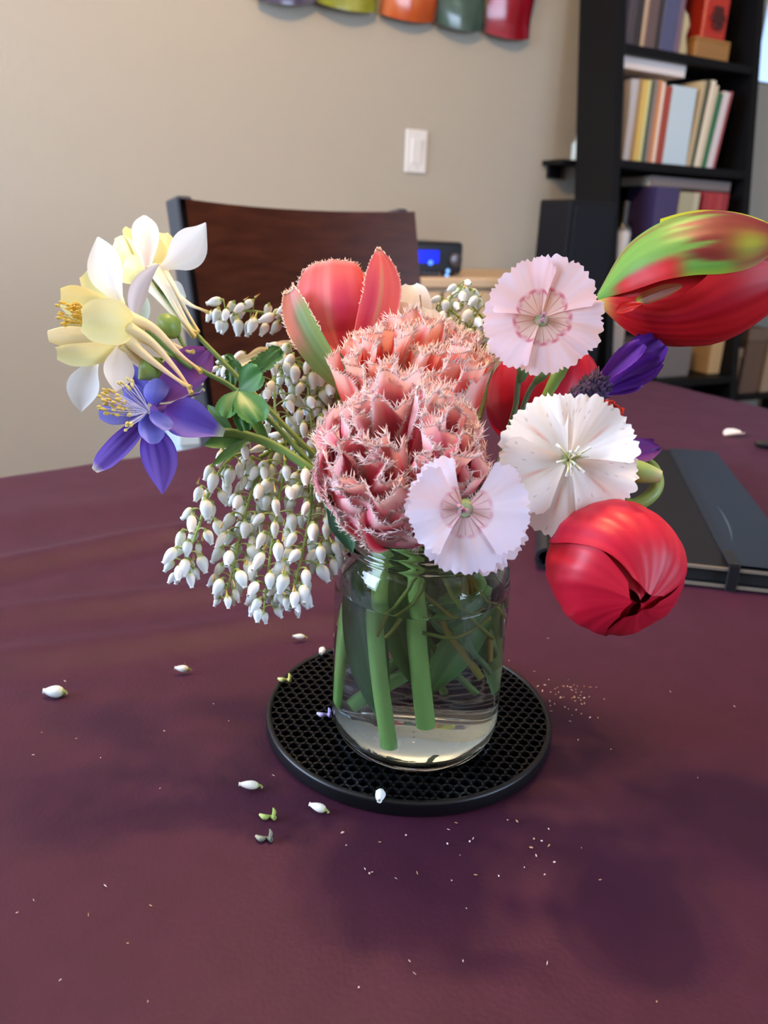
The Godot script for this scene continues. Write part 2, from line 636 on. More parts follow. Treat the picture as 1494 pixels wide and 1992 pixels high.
# ---------------------------------------------------------------- table
func make_table() -> void:
	var F := tab(1252, 737)
	var L := tab(-10, 932)
	var H := tab(1500, 797)
	var a := (L - F).normalized()
	var b := (H - F).normalized()
	var A := 1.75
	var Bn := 1.25
	var ins := 0.004
	var wr := FastNoiseLite.new()
	wr.frequency = 1.0
	wr.seed = 8
	wr.fractal_octaves = 3
	# folds that run across the left half of the cloth: pixel line, height, width (m)
	var folds := []
	for q in [[0, 1102, 330, 1036, 620, 1010, 0.0042, 0.016], [0, 1196, 400, 1150, 640, 1118, 0.003, 0.014], [0, 1282, 330, 1240, 640, 1196, 0.0032, 0.015], [0, 1010, 340, 965, 500, 930, 0.0016, 0.03],
			[1494, 1225, 1200, 1290, 1000, 1330, 0.0014, 0.02], [1494, 1420, 1250, 1500, 1000, 1540, 0.0015, 0.018], [1490, 1580, 1250, 1640, 980, 1680, 0.0012, 0.02]]:
		folds.append([tab(q[0], q[1]), tab(q[2], q[3]), tab(q[4], q[5]), q[6], q[7]])
	var bump := func(p: Vector3) -> float:
		var h := 0.0012 * wr.get_noise_2d(p.x * 7.0, p.z * 7.0)
		for f in folds:
			for k in 2:
				var p0: Vector3 = f[k]
				var p1: Vector3 = f[k + 1]
				var e := p1 - p0
				var t: float = (p - p0).dot(e) / e.length_squared()
				if t < -0.6 or t > 1.6: continue
				if k == 0 and t > 1.0 or k == 1 and t < 0.0: continue
				var q := p0 + e * t
				var side: float = (p - q).dot(e.cross(UP).normalized())
				var w: float = f[4]
				if absf(side) > 4.0 * w: continue
				var end := smoothstep(1.5, 0.6, t) if k == 1 else smoothstep(-0.6, 0.0, t)
				h += 1.6 * float(f[3]) * end * (exp(-side * side / (w * w)) - 0.35 * exp(-pow(side - 1.8 * w, 2.0) / (w * w)))
		var dj := Vector2(p.x - JAR.x, p.z - JAR.z).length()
		return h * smoothstep(0.075, 0.14, dj)
	var rr := 0.014
	var drop := 0.3
	var mb := MB.new()
	var pf := func(x: float, y: float) -> Vector3:
		var s := lerpf(-drop, A + drop, x)
		var t := lerpf(-drop, Bn + drop, y)
		var rc := 0.05             # rounded corners
		var cs := clampf(s, rc, A - rc)
		var ct := clampf(t, rc, Bn - rc)
		var ex := s - cs
		var ey := t - ct
		var over := sqrt(ex * ex + ey * ey) - rc
		if over <= 0.0:
			var p := F + a * s + b * t
			return p + UP * bump.call(p)
		var dir := Vector2(ex, ey).normalized()
		var p2 := F + a * (cs + dir.x * rc) + b * (ct + dir.y * rc)
		var out := (a * dir.x + b * dir.y).normalized()
		var ang := minf(over / rr, PI / 2)
		var down := maxf(0.0, over - rr * PI / 2)
		var wave := 0.014 * sin((s + t * 1.3) * 22.0) * smoothstep(0.0, 0.2, down)
		return p2 + out * (rr * sin(ang) + wave + 0.05 * down) + UP * (bump.call(p2) * (1.0 - ang / 1.571) - rr * (1.0 - cos(ang)) - down)
	mb.grid(330, 260, pf, func(_x: float, _y: float) -> Color: return Color.WHITE)
	var m := plain("cloth", rgb(61, 19, 43), 0.58, 0.33, {"cull_mode": BaseMaterial3D.CULL_DISABLED, "rim_enabled": true, "rim": 0.06, "rim_tint": 0.3})
	m.albedo_texture = noise_tex(0.012, 512, 4, 12, ramp2(rgb(226, 222, 226), rgb(255, 255, 255)))
	m.heightmap_enabled = true
	m.heightmap_texture = noise_tex(0.12, 512, 3, 9)
	m.heightmap_scale = 0.012
	m.uv1_triplanar = true
	m.uv1_world_triplanar = true
	m.uv1_scale = Vector3(5, 5, 5)
	if (b.cross(a)).y > 0:
		pass
	tag(part("tablecloth", mb, m), "maroon tablecloth with soft folds spread over the dining table", "tablecloth")
	# the table under the cloth
	var th := thing("dining_table", "dining table standing hidden beneath the maroon cloth", "table", Vector3((F + a * A * 0.5 + b * Bn * 0.5).x, 0, (F + a * A * 0.5 + b * Bn * 0.5).z))
	var wood := plain("table_wood", rgb(70, 42, 28), 0.4)
	var tp := MB.new()
	var c := F + a * A * 0.5 + b * Bn * 0.5
	var bb := a.cross(UP).normalized()
	if bb.dot(b) < 0: bb = -bb
	tp.box(Transform3D(Basis(a, UP, a.cross(UP)), Vector3(c.x, 0.727, c.z)), Vector3(A - 0.12, 0.03, Bn - 0.2), 0.004, Color.WHITE)
	part("tabletop", tp, wood, th)
	for sx in [-1, 1]:
		for sy in [-1, 1]:
			var lg := MB.new()
			var p: Vector3 = c + a * (sx * (A * 0.5 - 0.16)) + bb * (sy * (Bn * 0.5 - 0.2))
			lg.box(Transform3D(Basis(a, UP, a.cross(UP)), Vector3(p.x, 0.356, p.z)), Vector3(0.06, 0.712, 0.06), 0.004, Color.WHITE)
			part("leg", lg, wood, th)

# ---------------------------------------------------------------- chair
func make_chair() -> void:
	var pl := at(353, 388, 1.06)
	var pr := at(800, 397, 1.33)
	var x := Vector3(pr.x - pl.x, 0, pr.z - pl.z).normalized()
	var back := UP.cross(x).normalized()          # away from the sitter
	if back.z > 0: back = -back
	var wid := Vector2(pr.x - pl.x, pr.z - pl.z).length()
	var top := pl.y
	var mid := (pl + pr) * 0.5
	var rake := 0.2
	var seat_c := Vector3(mid.x, 0, mid.z) - back * (rake * (top - 0.46))
	var th := thing("dining_chair", "dark brown wooden dining chair with a broad curved back behind the flowers", "chair", seat_c)
	var wood := plain("chair_wood", rgb(76, 42, 26), 0.36, 0.3)
	wood.albedo_texture = noise_tex(0.02, 512, 4, 21, ramp2(rgb(150, 120, 100), rgb(255, 240, 230)))
	wood.uv1_triplanar = true
	wood.uv1_scale = Vector3(1.2, 6, 1.2)
	var dark := plain("chair_post", rgb(40, 44, 52), 0.35, 0.6)
	var P := func(u: float, y: float, off: float) -> Vector3:
		return seat_c + x * u + back * (off + rake * maxf(0.0, y - 0.46)) + UP * y
	for s in [-1.0, 1.0]:
		var lg := MB.new()
		var pts := [P.call(s * (wid * 0.5 - 0.01), 0.0, 0.03), P.call(s * (wid * 0.5 - 0.01), 0.25, 0.0), P.call(s * (wid * 0.5 - 0.01), 0.46, 0.0), P.call(s * (wid * 0.5 - 0.01), 0.74, 0.0), P.call(s * (wid * 0.5 - 0.01), top, 0.0)]
		for k in 4:
			var p0: Vector3 = pts[k]
			var p1: Vector3 = pts[k + 1]
			var y := (p1 - p0).normalized()
			lg.box(Transform3D(Basis(x, y, x.cross(y)), (p0 + p1) * 0.5 + back * 0.026), Vector3(0.024, p0.distance_to(p1) + 0.004, 0.036), 0.003, Color.WHITE)
		part("back_post", lg, dark, th)
		var fl := MB.new()
		fl.box(Transform3D(Basis(x, UP, x.cross(UP)), P.call(s * (wid * 0.5 - 0.03), 0.215, -0.38)), Vector3(0.036, 0.43, 0.036), 0.003, Color.WHITE)
		part("front_leg", fl, wood, th)
	var bk := MB.new()            # curved back panel, two faces
	var y0 := 0.66
	for sd in 2:
		bk.grid(24, 12, func(u: float, w: float) -> Vector3:
			var uu := (u - 0.5) * wid
			var bow := 0.035 * (1.0 - pow(2.0 * u - 1.0, 2.0))
			return P.call(uu, lerpf(y0, top + 0.001 - 0.006 * (1.0 - pow(2.0 * u - 1.0, 2.0)), w), bow + (0.008 if sd == 1 else -0.010)), func(_u: float, _w: float) -> Color: return Color.WHITE, false, sd == 1)
	bk.grid(24, 1, func(u: float, w: float) -> Vector3:
		var uu := (u - 0.5) * wid
		var bow := 0.035 * (1.0 - pow(2.0 * u - 1.0, 2.0))
		return P.call(uu, top + 0.001 - 0.006 * (1.0 - pow(2.0 * u - 1.0, 2.0)), bow + lerpf(-0.010, 0.008, w)), func(_u: float, _w: float) -> Color: return Color.WHITE)
	bk.grid(24, 1, func(u: float, w: float) -> Vector3:
		var uu := (u - 0.5) * wid
		var bow := 0.035 * (1.0 - pow(2.0 * u - 1.0, 2.0))
		return P.call(uu, y0, bow + lerpf(-0.010, 0.008, w)), func(_u: float, _w: float) -> Color: return Color.WHITE, false, true)
	part("back_panel", bk, wood, th)
	var st := MB.new()
	st.box(Transform3D(Basis(x, UP, x.cross(UP)), P.call(0.0, 0.445, -0.19)), Vector3(wid - 0.0, 0.03, 0.42), 0.008, Color.WHITE)
	part("seat", st, wood, th)
	var rl := MB.new()
	rl.box(Transform3D(Basis(x, UP, x.cross(UP)), P.call(0.0, 0.22, -0.38)), Vector3(wid - 0.09, 0.03, 0.02), 0.003, Color.WHITE)
	part("rail", rl, wood, th)

# ---------------------------------------------------------------- on the back wall
func make_wall_things() -> void:
	# light switch
	var c := wal(808, 295, 0.0)
	var sw := thing("light_switch", "white rocker light switch plate on the beige wall", "light switch", room(c.x, c.y, 0.0), "", room_basis())
	var wm := plain("switch_plastic", rgb(206, 202, 194), 0.35)
	var pb := MB.new()
	pb.box(Transform3D(room_basis(), room(c.x, c.y, 0.003)), Vector3(0.07, 0.115, 0.006), 0.002, Color.WHITE)
	part("plate", pb, wm, sw)
	var kb := MB.new()
	kb.box(Transform3D(room_basis().rotated(U, 0.05), room(c.x, c.y, 0.0065)), Vector3(0.033, 0.066, 0.006), 0.0015, Color.WHITE)
	part("rocker", kb, wm, sw)
	for sy in [-0.042, 0.042]:
		var sb := MB.new()
		sb.lathe(Transform3D(Basis(U, N, -UP), room(c.x, c.y + sy, 0.006)), [Vector2(0.0035, 0.0), Vector2(0.003, 0.0008), Vector2(0.0001, 0.001)], 12, func(_a: float, _w: float) -> Color: return Color.WHITE)
		part("screw", sb, plain("screw", rgb(200, 198, 194), 0.3, 0.5, {"metallic": 0.6}), sw)
	# glossy art panels; only their lower ends are in the picture
	var arts := [
		[505, 2, 618, 6, rgb(70, 64, 84), "dark plum metal wall art panel at the left end, mostly out of sight"],
		[618, 6, 734, 26, rgb(120, 124, 30), "olive green glossy wall art panel left of the orange one"],
		[744, 27, 850, 44, rgb(168, 74, 28), "orange glossy wall art panel between olive and teal ones"],
		[852, 46, 941, 62, rgb(62, 82, 72), "dark teal glossy wall art panel beside the red one"],
		[949, 64, 1034, 77, rgb(128, 18, 32), "deep red glossy wall art panel at the right end"]]
	for q in arts:
		var a := wal(q[0], q[1], 0.035)
		var b := wal(q[2], q[3], 0.035)
		var w := b.x - a.x
		var yb := (a.y + b.y) * 0.5
		var h := 0.26
		var o := thing("wall_art_panel", q[5], "wall art", room((a.x + b.x) * 0.5, yb, 0.0), "glossy wall art panels", room_basis())
		var base: Color = q[4]
		var ph := rng.randf() * 6.0
		var mb := MB.new()
		var sf := func(off: float) -> Callable:
			return func(u: float, t: float) -> Vector3:
				var e := 2.0 * u - 1.0
				var dip := 0.012 * (1.0 - e * e) * (1.0 - t)
				return room(lerpf(a.x, b.x, u), lerpf(a.y, b.y, u) + 0.004 - dip + h * t, 0.035 + off + 0.018 * sin(u * PI) * cos(t * 2.5) + 0.006 * sin(t * 9.0 + ph) - 0.012 * (1.0 - t) * (1.0 - t))
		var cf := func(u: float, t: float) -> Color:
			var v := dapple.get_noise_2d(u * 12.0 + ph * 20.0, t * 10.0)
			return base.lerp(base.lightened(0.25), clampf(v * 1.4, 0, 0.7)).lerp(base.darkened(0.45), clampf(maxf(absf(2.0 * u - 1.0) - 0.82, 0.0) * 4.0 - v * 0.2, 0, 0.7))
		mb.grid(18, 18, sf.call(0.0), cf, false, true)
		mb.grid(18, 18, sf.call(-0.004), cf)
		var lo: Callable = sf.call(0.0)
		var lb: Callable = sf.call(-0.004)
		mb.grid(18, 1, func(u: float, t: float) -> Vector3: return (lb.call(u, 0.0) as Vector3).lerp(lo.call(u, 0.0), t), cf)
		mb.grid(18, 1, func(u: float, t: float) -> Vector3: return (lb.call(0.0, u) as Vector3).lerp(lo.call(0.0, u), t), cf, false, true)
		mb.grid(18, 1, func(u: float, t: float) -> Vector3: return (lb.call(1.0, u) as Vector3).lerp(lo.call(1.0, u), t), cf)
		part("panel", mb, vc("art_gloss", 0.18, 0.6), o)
		var st := MB.new()
		st.box(Transform3D(room_basis(), room((a.x + b.x) * 0.5, yb + h * 0.6, 0.018)), Vector3(0.03, 0.03, 0.04), 0.002, Color(0.3, 0.3, 0.3))
		part("standoff", st, vc("art_gloss", 0.18, 0.6), o)
	# the pale box on the floor behind the chair
	var p0 := wal(337, 862, 0.12)
	var p1 := wal(383, 862, 0.12)
	var tp := wal(360, 826, 0.12)
	var bx := thing("storage_box", "pale blue box on the floor behind the chair post", "box", room((p0.x + p1.x) * 0.5, 0.0, 0.12), "", room_basis())
	var pale := plain("pale_box", rgb(196, 218, 226), 0.5)
	var wd := p1.x - p0.x
	var b2 := MB.new()
	b2.box(Transform3D(room_basis(), room((p0.x + p1.x) * 0.5, tp.y * 0.5 - 0.02, 0.12)), Vector3(wd, tp.y - 0.04, 0.16), 0.004, Color.WHITE)
	part("body", b2, pale, bx)
	var b3 := MB.new()
	b3.box(Transform3D(room_basis(), room((p0.x + p1.x) * 0.5, tp.y - 0.02, 0.12)), Vector3(wd + 0.01, 0.035, 0.17), 0.004, Color.WHITE)
	part("lid", b3, pale, bx)

# ---------------------------------------------------------------- bookcase
const LEAN := 0.14
var bc_s0 := 0.0
var bc_s1 := 0.0
const BC_D := 0.165

func bc(s: float, y: float, d: float) -> Vector3:        # d: from the bookcase's back, which leans on the wall
	return room(s, y, d + 0.02 + LEAN * (1.95 - y))

func book(label: String, s: float, y: float, d: float, w: float, h: float, dep: float, col: Color, group: String, lean := 0.0, flat := false) -> void:
	# s: left edge; d: where the spine stands, from the bookcase's back
	var bs := room_basis()
	var o := bc(s + w * 0.5, y, d)
	if flat:
		bs = Basis(UP, -U, N)          # lying: its height runs along the shelf
		o = bc(s + h, y + w * 0.5, d)
	elif lean != 0.0:
		bs = bs.rotated(N, -lean)
	var th := thing("book", label, "book", o, group, bs)
	var t := Transform3D(bs, o)
	var bd := 0.0025
	var cv := MB.new()
	cv.box(t * Transform3D(Basis(), Vector3(-w * 0.5 + bd * 0.5, h * 0.5, -dep * 0.5)), Vector3(bd, h, dep), 0.0008, col)
	cv.box(t * Transform3D(Basis(), Vector3(w * 0.5 - bd * 0.5, h * 0.5, -dep * 0.5)), Vector3(bd, h, dep), 0.0008, col)
	cv.box(t * Transform3D(Basis(), Vector3(0, h * 0.5, -bd * 0.5)), Vector3(w - 2.0 * bd, h, bd), 0.0008, col.lightened(0.04))
	part("cover", cv, vc("book_cover", 0.5), th)
	var pg := MB.new()
	pg.box(t * Transform3D(Basis(), Vector3(0, h * 0.5, -dep * 0.5 - bd * 0.5)), Vector3(w - 2.0 * bd, h - 0.006, dep - bd - 0.004), 0.0, rgb(222, 212, 190))
	part("pages", pg, vc("book_pages", 0.8), th)

func make_bookcase() -> void:
	var fr := 0.02 + LEAN * (1.95 - 1.22) + BC_D
	var a := wal(1206, 310, fr)
	var sr := wal(1435, 420, fr)
	bc_s0 = a.x
	bc_s1 = sr.x
	var thk := 0.028
	var th := thing("bookcase", "tall black leaning bookcase against the back wall", "bookcase", room((bc_s0 + bc_s1) * 0.5, 0.0, 0.3), "", room_basis())
	var blk := plain("bookcase_black", rgb(12, 11, 12), 0.5, 0.3)
	for q in [bc_s0 - thk, bc_s1]:
		var mb := MB.new()
		var p := []
		for c in [[0.0, 0.0], [0.0, BC_D], [2.1, BC_D], [2.1, 0.0]]:
			for e in [0.0, thk]:
				p.append(bc(q + e, c[0], c[1]))
		for f in [[0, 2, 4, 6], [1, 7, 5, 3], [0, 1, 3, 2], [2, 3, 5, 4], [4, 5, 7, 6], [6, 7, 1, 0]]:
			var b := mb.v.size()
			var ib := mb.ix.size()
			for k in f:
				mb.v.append(p[k]); mb.n.append(Vector3.ZERO); mb.c.append(Color.WHITE); mb.uv.append(Vector2.ZERO)
			mb.ix.append_array([b, b + 2, b + 1, b, b + 3, b + 2])
			mb.tri_normals(b, ib)
		part("side_panel", mb, plain("bookcase_side", rgb(13, 12, 13), 0.5, 0.3, {"cull_mode": BaseMaterial3D.CULL_DISABLED}), th)
	var y1 := wal(1206, 90, fr).y + 0.02
	var y2 := a.y
	var y3 := y2 - 0.31
	var y4 := y3 - 0.33
	for y in [y1 + 0.33, y1, y2, y3, y4, 0.08]:
		var mb := MB.new()
		var o := bc((bc_s0 + bc_s1) * 0.5, y - 0.012, BC_D * 0.5)
		mb.box(Transform3D(room_basis(), o), Vector3(bc_s1 - bc_s0, 0.024, BC_D), 0.002, Color.WHITE)
		part("shelf", mb, blk, th)
	var bk := MB.new()
	bk.grid(1, 1, func(u: float, t: float) -> Vector3: return bc(lerpf(bc_s0, bc_s1, u), lerpf(0.0, 2.1, t), 0.0), func(_u: float, _t: float) -> Color: return Color.WHITE)
	bk.grid(1, 1, func(u: float, t: float) -> Vector3: return bc(lerpf(bc_s0, bc_s1, u), lerpf(0.0, 2.1, t), -0.006), func(_u: float, _t: float) -> Color: return Color.WHITE, false, true)
	part("back_board", bk, plain("bookcase_side", rgb(13, 12, 13), 0.5, 0.3), th)
	var D := BC_D - 0.03
	var S := func(x: float, y: float) -> float: return wal(x, y, fr - 0.03).x
	# second shelf from the top in view: the row of pale books.  [x left, x right at the shelf, top y px, colour, label, lean]
	var row := [
		[1210, 1222, 150, rgb(172, 168, 166), "grey white book at the left end of the pale row", 0.0],
		[1222, 1230, 150, rgb(150, 120, 80), "thin brown book second in the pale row", 0.0],
		[1230, 1239, 152, rgb(206, 170, 80), "yellow ochre book in the pale row", 0.0],
		[1239, 1246, 152, rgb(196, 190, 130), "pale olive book beside the ochre one", 0.0],
		[1246, 1252, 154, rgb(44, 70, 58), "thin dark green book left of the taupe one", 0.0],
		[1252, 1260, 152, rgb(128, 112, 104), "taupe book left of the orange one", 0.0],
		[1260, 1267, 152, rgb(196, 124, 72), "orange book in the pale row", 0.0],
		[1267, 1273, 156, rgb(222, 204, 186), "thin cream book right of the orange one", 0.0],
		[1273, 1287, 164, rgb(150, 60, 44), "book with red, lime, blue and pink bands on its spine", 0.0],
		[1287, 1334, 162, rgb(186, 202, 206), "broad pale blue binder in the middle of the row", 0.0],
		[1335, 1343, 152, rgb(178, 156, 116), "tan book right of the pale blue binder", 0.06],
		[1343, 1350, 150, rgb(60, 72, 56), "thin dark green book right of the tan one", 0.06],
		[1350, 1358, 150, rgb(220, 208, 182), "cream book in the right half of the row", 0.09],
		[1358, 1364, 160, rgb(196, 180, 150), "beige book left of the bright green one", 0.1],
		[1364, 1374, 175, rgb(40, 100, 66), "bright green book leaning near the right end", 0.11],
		[1374, 1386, 172, rgb(206, 194, 190), "white book leaning at the right end of the row", 0.12],
		[1386, 1391, 172, rgb(150, 72, 74), "thin red book last in the pale row", 0.12]]
	for q in row:
		var x0: float = S.call(q[0], 318)
		var x1: float = S.call(q[1], 318)
		var h: float = wal(q[0], q[2], fr - 0.03).y - y2
		book(q[4], x0, y2 + 0.0005, D, maxf(x1 - x0 - 0.001, 0.008), clampf(h, 0.18, 0.27), 0.125, q[3], "books in the pale row", q[5])
	# bands on the many-coloured spine
	# white paperbacks lying on the row
	book("white magazine stack lying flat on top of the pale row", S.call(1212, 120), y2 + 0.246, D, 0.032, S.call(1352, 130) - S.call(1212, 120), 0.13, rgb(226, 216, 210), "", 0.0, true)
	# top shelf in view
	var row2 := [
		[1212, 1222, 0.26, rgb(96, 92, 78), "grey olive book at the left end of the dark row"],
		[1222, 1234, 0.24, rgb(40, 34, 44), "black book second in the dark row"],
		[1234, 1246, 0.22, rgb(62, 58, 70), "slate book third in the dark row"],
		[1246, 1262, 0.27, rgb(44, 38, 40), "dark brown book left of the cream spine"],
		[1262, 1270, 0.28, rgb(176, 150, 122), "tall cream book in the dark row"],
		[1270, 1290, 0.28, rgb(92, 72, 70), "broad brown book right of the cream spine"],
		[1290, 1300, 0.27, rgb(38, 34, 38), "thin black book left of the blue binder"],
		[1300, 1331, 0.29, rgb(72, 74, 104), "broad slate blue binder in the dark row"],
		[1331, 1340, 0.29, rgb(110, 84, 96), "mauve book right of the slate blue binder"]]
	for q in row2:
		var x0: float = S.call(q[0], 105)
		var x1: float = S.call(q[1], 105)
		book(q[4], x0, y1 + 0.0005, D, x1 - x0 - 0.001, q[2], 0.125, q[3], "books in the dark row")
	# things at the right of that shelf
	var x0: float = S.call(1374, 118)
	var x1: float = S.call(1440, 128)
	var t0 := thing("wooden_box", "low orange brown wooden box under the red tin", "box", bc((x0 + x1) * 0.5, y1, D - 0.07), "", room_basis())
	var wb := MB.new()
	wb.box(Transform3D(room_basis(), bc((x0 + x1) * 0.5, y1 + 0.028, D - 0.06)), Vector3(x1 - x0, 0.055, 0.11), 0.003, rgb(150, 106, 58))
	part("body", wb, vc("box_wood", 0.5), t0)
	var wl := MB.new()
	wl.box(Transform3D(room_basis(), bc((x0 + x1) * 0.5, y1 + 0.06, D - 0.06)), Vector3(x1 - x0 + 0.004, 0.008, 0.114), 0.002, rgb(158, 112, 62))
	part("lid", wl, vc("box_wood", 0.5), t0)
	var xr: float = S.call(1396, 100)
	var xs: float = S.call(1444, 100)
	var tin := thing("tin", "red tin with a dark floral mark on a wooden box", "tin", bc((xr + xs) * 0.5, y1 + 0.064, D - 0.06), "", room_basis())
	var tb := MB.new()
	tb.box(Transform3D(room_basis(), bc((xr + xs) * 0.5, y1 + 0.064 + 0.062, D - 0.06)), Vector3(xs - xr, 0.122, 0.09), 0.006, rgb(176, 52, 40))
	part("body", tb, vc("tin_paint", 0.35), tin)
	var tm := MB.new()
	for k in 7:
		var a2 := TAU * k / 6.0
		var r := 0.018 if k < 6 else 0.0
		tm.lathe(Transform3D(Basis(U, N, -UP), bc((xr + xs) * 0.5 + r * cos(a2), y1 + 0.064 + 0.06 + r * 1.3 * sin(a2), D - 0.0151 + LEAN * 0.062)), [Vector2(0.012, 0.0), Vector2(0.010, 0.001), Vector2(0.0001, 0.0012)], 12, func(_a: float, _w: float) -> Color: return rgb(70, 26, 24))
	part("floral_mark", tm, vc("tin_paint", 0.35), tin)
	var xo: float = S.call(1344, 108)
	var orn := thing("carved_ornament", "small cream carved figure between the books and the tin", "ornament", bc(xo + 0.03, y1, D - 0.05), "", room_basis())
	var om := MB.new()
	om.lathe(Transform3D(room_basis(), bc(xo + 0.025, y1, D - 0.04)), [Vector2(0.001, 0), Vector2(0.026, 0.001), Vector2(0.028, 0.02), Vector2(0.018, 0.06), Vector2(0.024, 0.09), Vector2(0.016, 0.115), Vector2(0.0005, 0.135)], 20, func(_a: float, w: float) -> Color: return rgb(180, 162, 120).lerp(rgb(206, 192, 150), w))
	part("figure", om, vc("carving", 0.6), orn)
	# shelf below: binder and books with a flat one on top
	var S3 := func(x: float) -> float: return wal(x, 400, fr - 0.0).x
	var row3 := [[1268, 1312, 0.245, rgb(56, 46, 82), "purple binder on the shelf below the pale row"], [1313, 1340, 0.235, rgb(156, 148, 116), "khaki folder beside the purple binder"], [1340, 1352, 0.235, rgb(176, 168, 138), "pale khaki folder right of the darker one"],
		[1360, 1368, 0.24, rgb(140, 40, 46), "first red paperback below the pale row"], [1368, 1377, 0.24, rgb(156, 46, 48), "second red paperback below the pale row"], [1377, 1386, 0.24, rgb(146, 40, 44), "third red paperback below the pale row"], [1386, 1396, 0.24, rgb(158, 52, 54), "fourth red paperback below the pale row"], [1396, 1408, 0.24, rgb(138, 38, 42), "last red paperback below the pale row"]]
	for q in row3:
		var b0: float = S3.call(q[0])
		book(q[4], b0, y3 + 0.0005, D, S3.call(q[1]) - b0 - 0.001, q[2], 0.125, q[3], "books on the shelf below")
	book("grey hardback lying flat across the lower row", S3.call(1268), y3 + 0.2465, D, 0.03, minf(S3.call(1425), bc_s1 - 0.01) - S3.call(1268), 0.13, rgb(110, 100, 98), "", 0.0, true)
	var bs: float = S3.call(1219)
	var bo := thing("bottle", "small black bottle with a white base at left of lower shelf", "bottle", bc(bs + 0.02, y3, D - 0.04))
	var bm := MB.new()
	bm.lathe(Transform3D(Basis(), bc(bs + 0.02, y3, D - 0.04)), [Vector2(0.001, 0), Vector2(0.024, 0.002), Vector2(0.025, 0.11), Vector2(0.022, 0.13), Vector2(0.014, 0.14), Vector2(0.013, 0.2), Vector2(0.001, 0.201)], 18, func(_a: float, w: float) -> Color: return rgb(196, 192, 186) if w < 0.5 else rgb(26, 24, 24))
	part("body", bm, vc("bottle", 0.3), bo)
	# low shelf: boxes and papers that show between the flowers and the table
	var low := [[1160, 1196, 0.2, rgb(150, 140, 130), "grey box file on the low shelf beside the lavender"], [1200, 1262, 0.12, rgb(70, 62, 60), "dark brown box on the low shelf"], [1268, 1330, 0.15, rgb(104, 96, 90), "grey brown box on the low shelf under the parrot tulip"],
		[1372, 1398, 0.27, rgb(176, 142, 96), "tan cardboard box at right of the low shelf"]]
	for q in low:
		var c0: float = wal(q[0], 640, fr).x
		var c1: float = wal(q[1], 640, fr).x
		c0 = maxf(c0, bc_s0 + 0.004)
		if c1 - c0 < 0.02: c1 = c0 + 0.03
		c1 = minf(c1, bc_s1 - 0.004)
		var bxx := thing("shelf_box", q[4], "box", bc((c0 + c1) * 0.5, y4, D - 0.062), "", room_basis())
		var m1 := MB.new()
		m1.box(Transform3D(room_basis(), bc((c0 + c1) * 0.5, y4 + float(q[2]) * 0.42, D - 0.062)), Vector3(c1 - c0, float(q[2]) * 0.84, 0.12), 0.003, q[3])
		part("body", m1, vc("box_card", 0.7), bxx)
		var m2 := MB.new()
		m2.box(Transform3D(room_basis(), bc((c0 + c1) * 0.5, y4 + float(q[2]) * 0.92, D - 0.062)), Vector3(c1 - c0 + 0.004, float(q[2]) * 0.16, 0.124), 0.002, (q[3] as Color).lightened(0.1))
		part("lid", m2, vc("box_card", 0.7), bxx)

	# a low open shelf unit in the corner right of the bookcase, with boxes on it
	var u0 := bc_s1 + 0.06
	var u1 := u0 + 0.62
	var lo := thing("shelf_unit", "low dark shelf unit in the corner right of the bookcase", "shelf unit", room((u0 + u1) * 0.5, 0.0, 0.14), "", room_basis())
	for s in [u0, u1 - 0.02]:
		var m3 := MB.new()
		slab(m3, s, s + 0.02, 0.0, 0.84, 0.02, 0.26, 0.002)
		part("side_panel", m3, blk, lo)
	for y in [0.06, 0.44, 0.82]:
		var m4 := MB.new()
		slab(m4, u0 + 0.02, u1 - 0.02, y, y + 0.02, 0.02, 0.26, 0.002)
		part("shelf", m4, blk, lo)
	var packs := [[0.03, 0.12, 0.46, 0.17, rgb(120, 92, 66), "brown box at the left on the low shelf unit"], [0.17, 0.1, 0.46, 0.24, rgb(94, 72, 56), "dark brown box in the middle of the low shelf unit"], [0.29, 0.16, 0.46, 0.2, rgb(150, 128, 104), "tan box at the right on the low shelf unit"],
		[0.04, 0.15, 0.84, 0.12, rgb(112, 84, 60), "brown box on top of the low shelf unit, by the bookcase"], [0.23, 0.14, 0.84, 0.19, rgb(84, 70, 60), "taller dark box on top of the low shelf unit"]]
	for q in packs:
		var bx2 := thing("storage_box", q[5], "box", room(u0 + float(q[0]) + float(q[1]) * 0.5, q[2], 0.14), "", room_basis())
		var m5 := MB.new()
		slab(m5, u0 + q[0], u0 + q[0] + q[1], q[2], float(q[2]) + float(q[3]) * 0.8, 0.05, 0.24, 0.003)
		for k in m5.c.size(): m5.c[k] = q[4]
		part("body", m5, vc("box_card", 0.7), bx2)
		var m6 := MB.new()
		slab(m6, u0 + q[0] - 0.002, u0 + q[0] + q[1] + 0.002, float(q[2]) + float(q[3]) * 0.8, float(q[2]) + float(q[3]), 0.048, 0.242, 0.003)
		for k in m6.c.size(): m6.c[k] = (q[4] as Color).lightened(0.08)
		part("lid", m6, vc("box_card", 0.7), bx2)

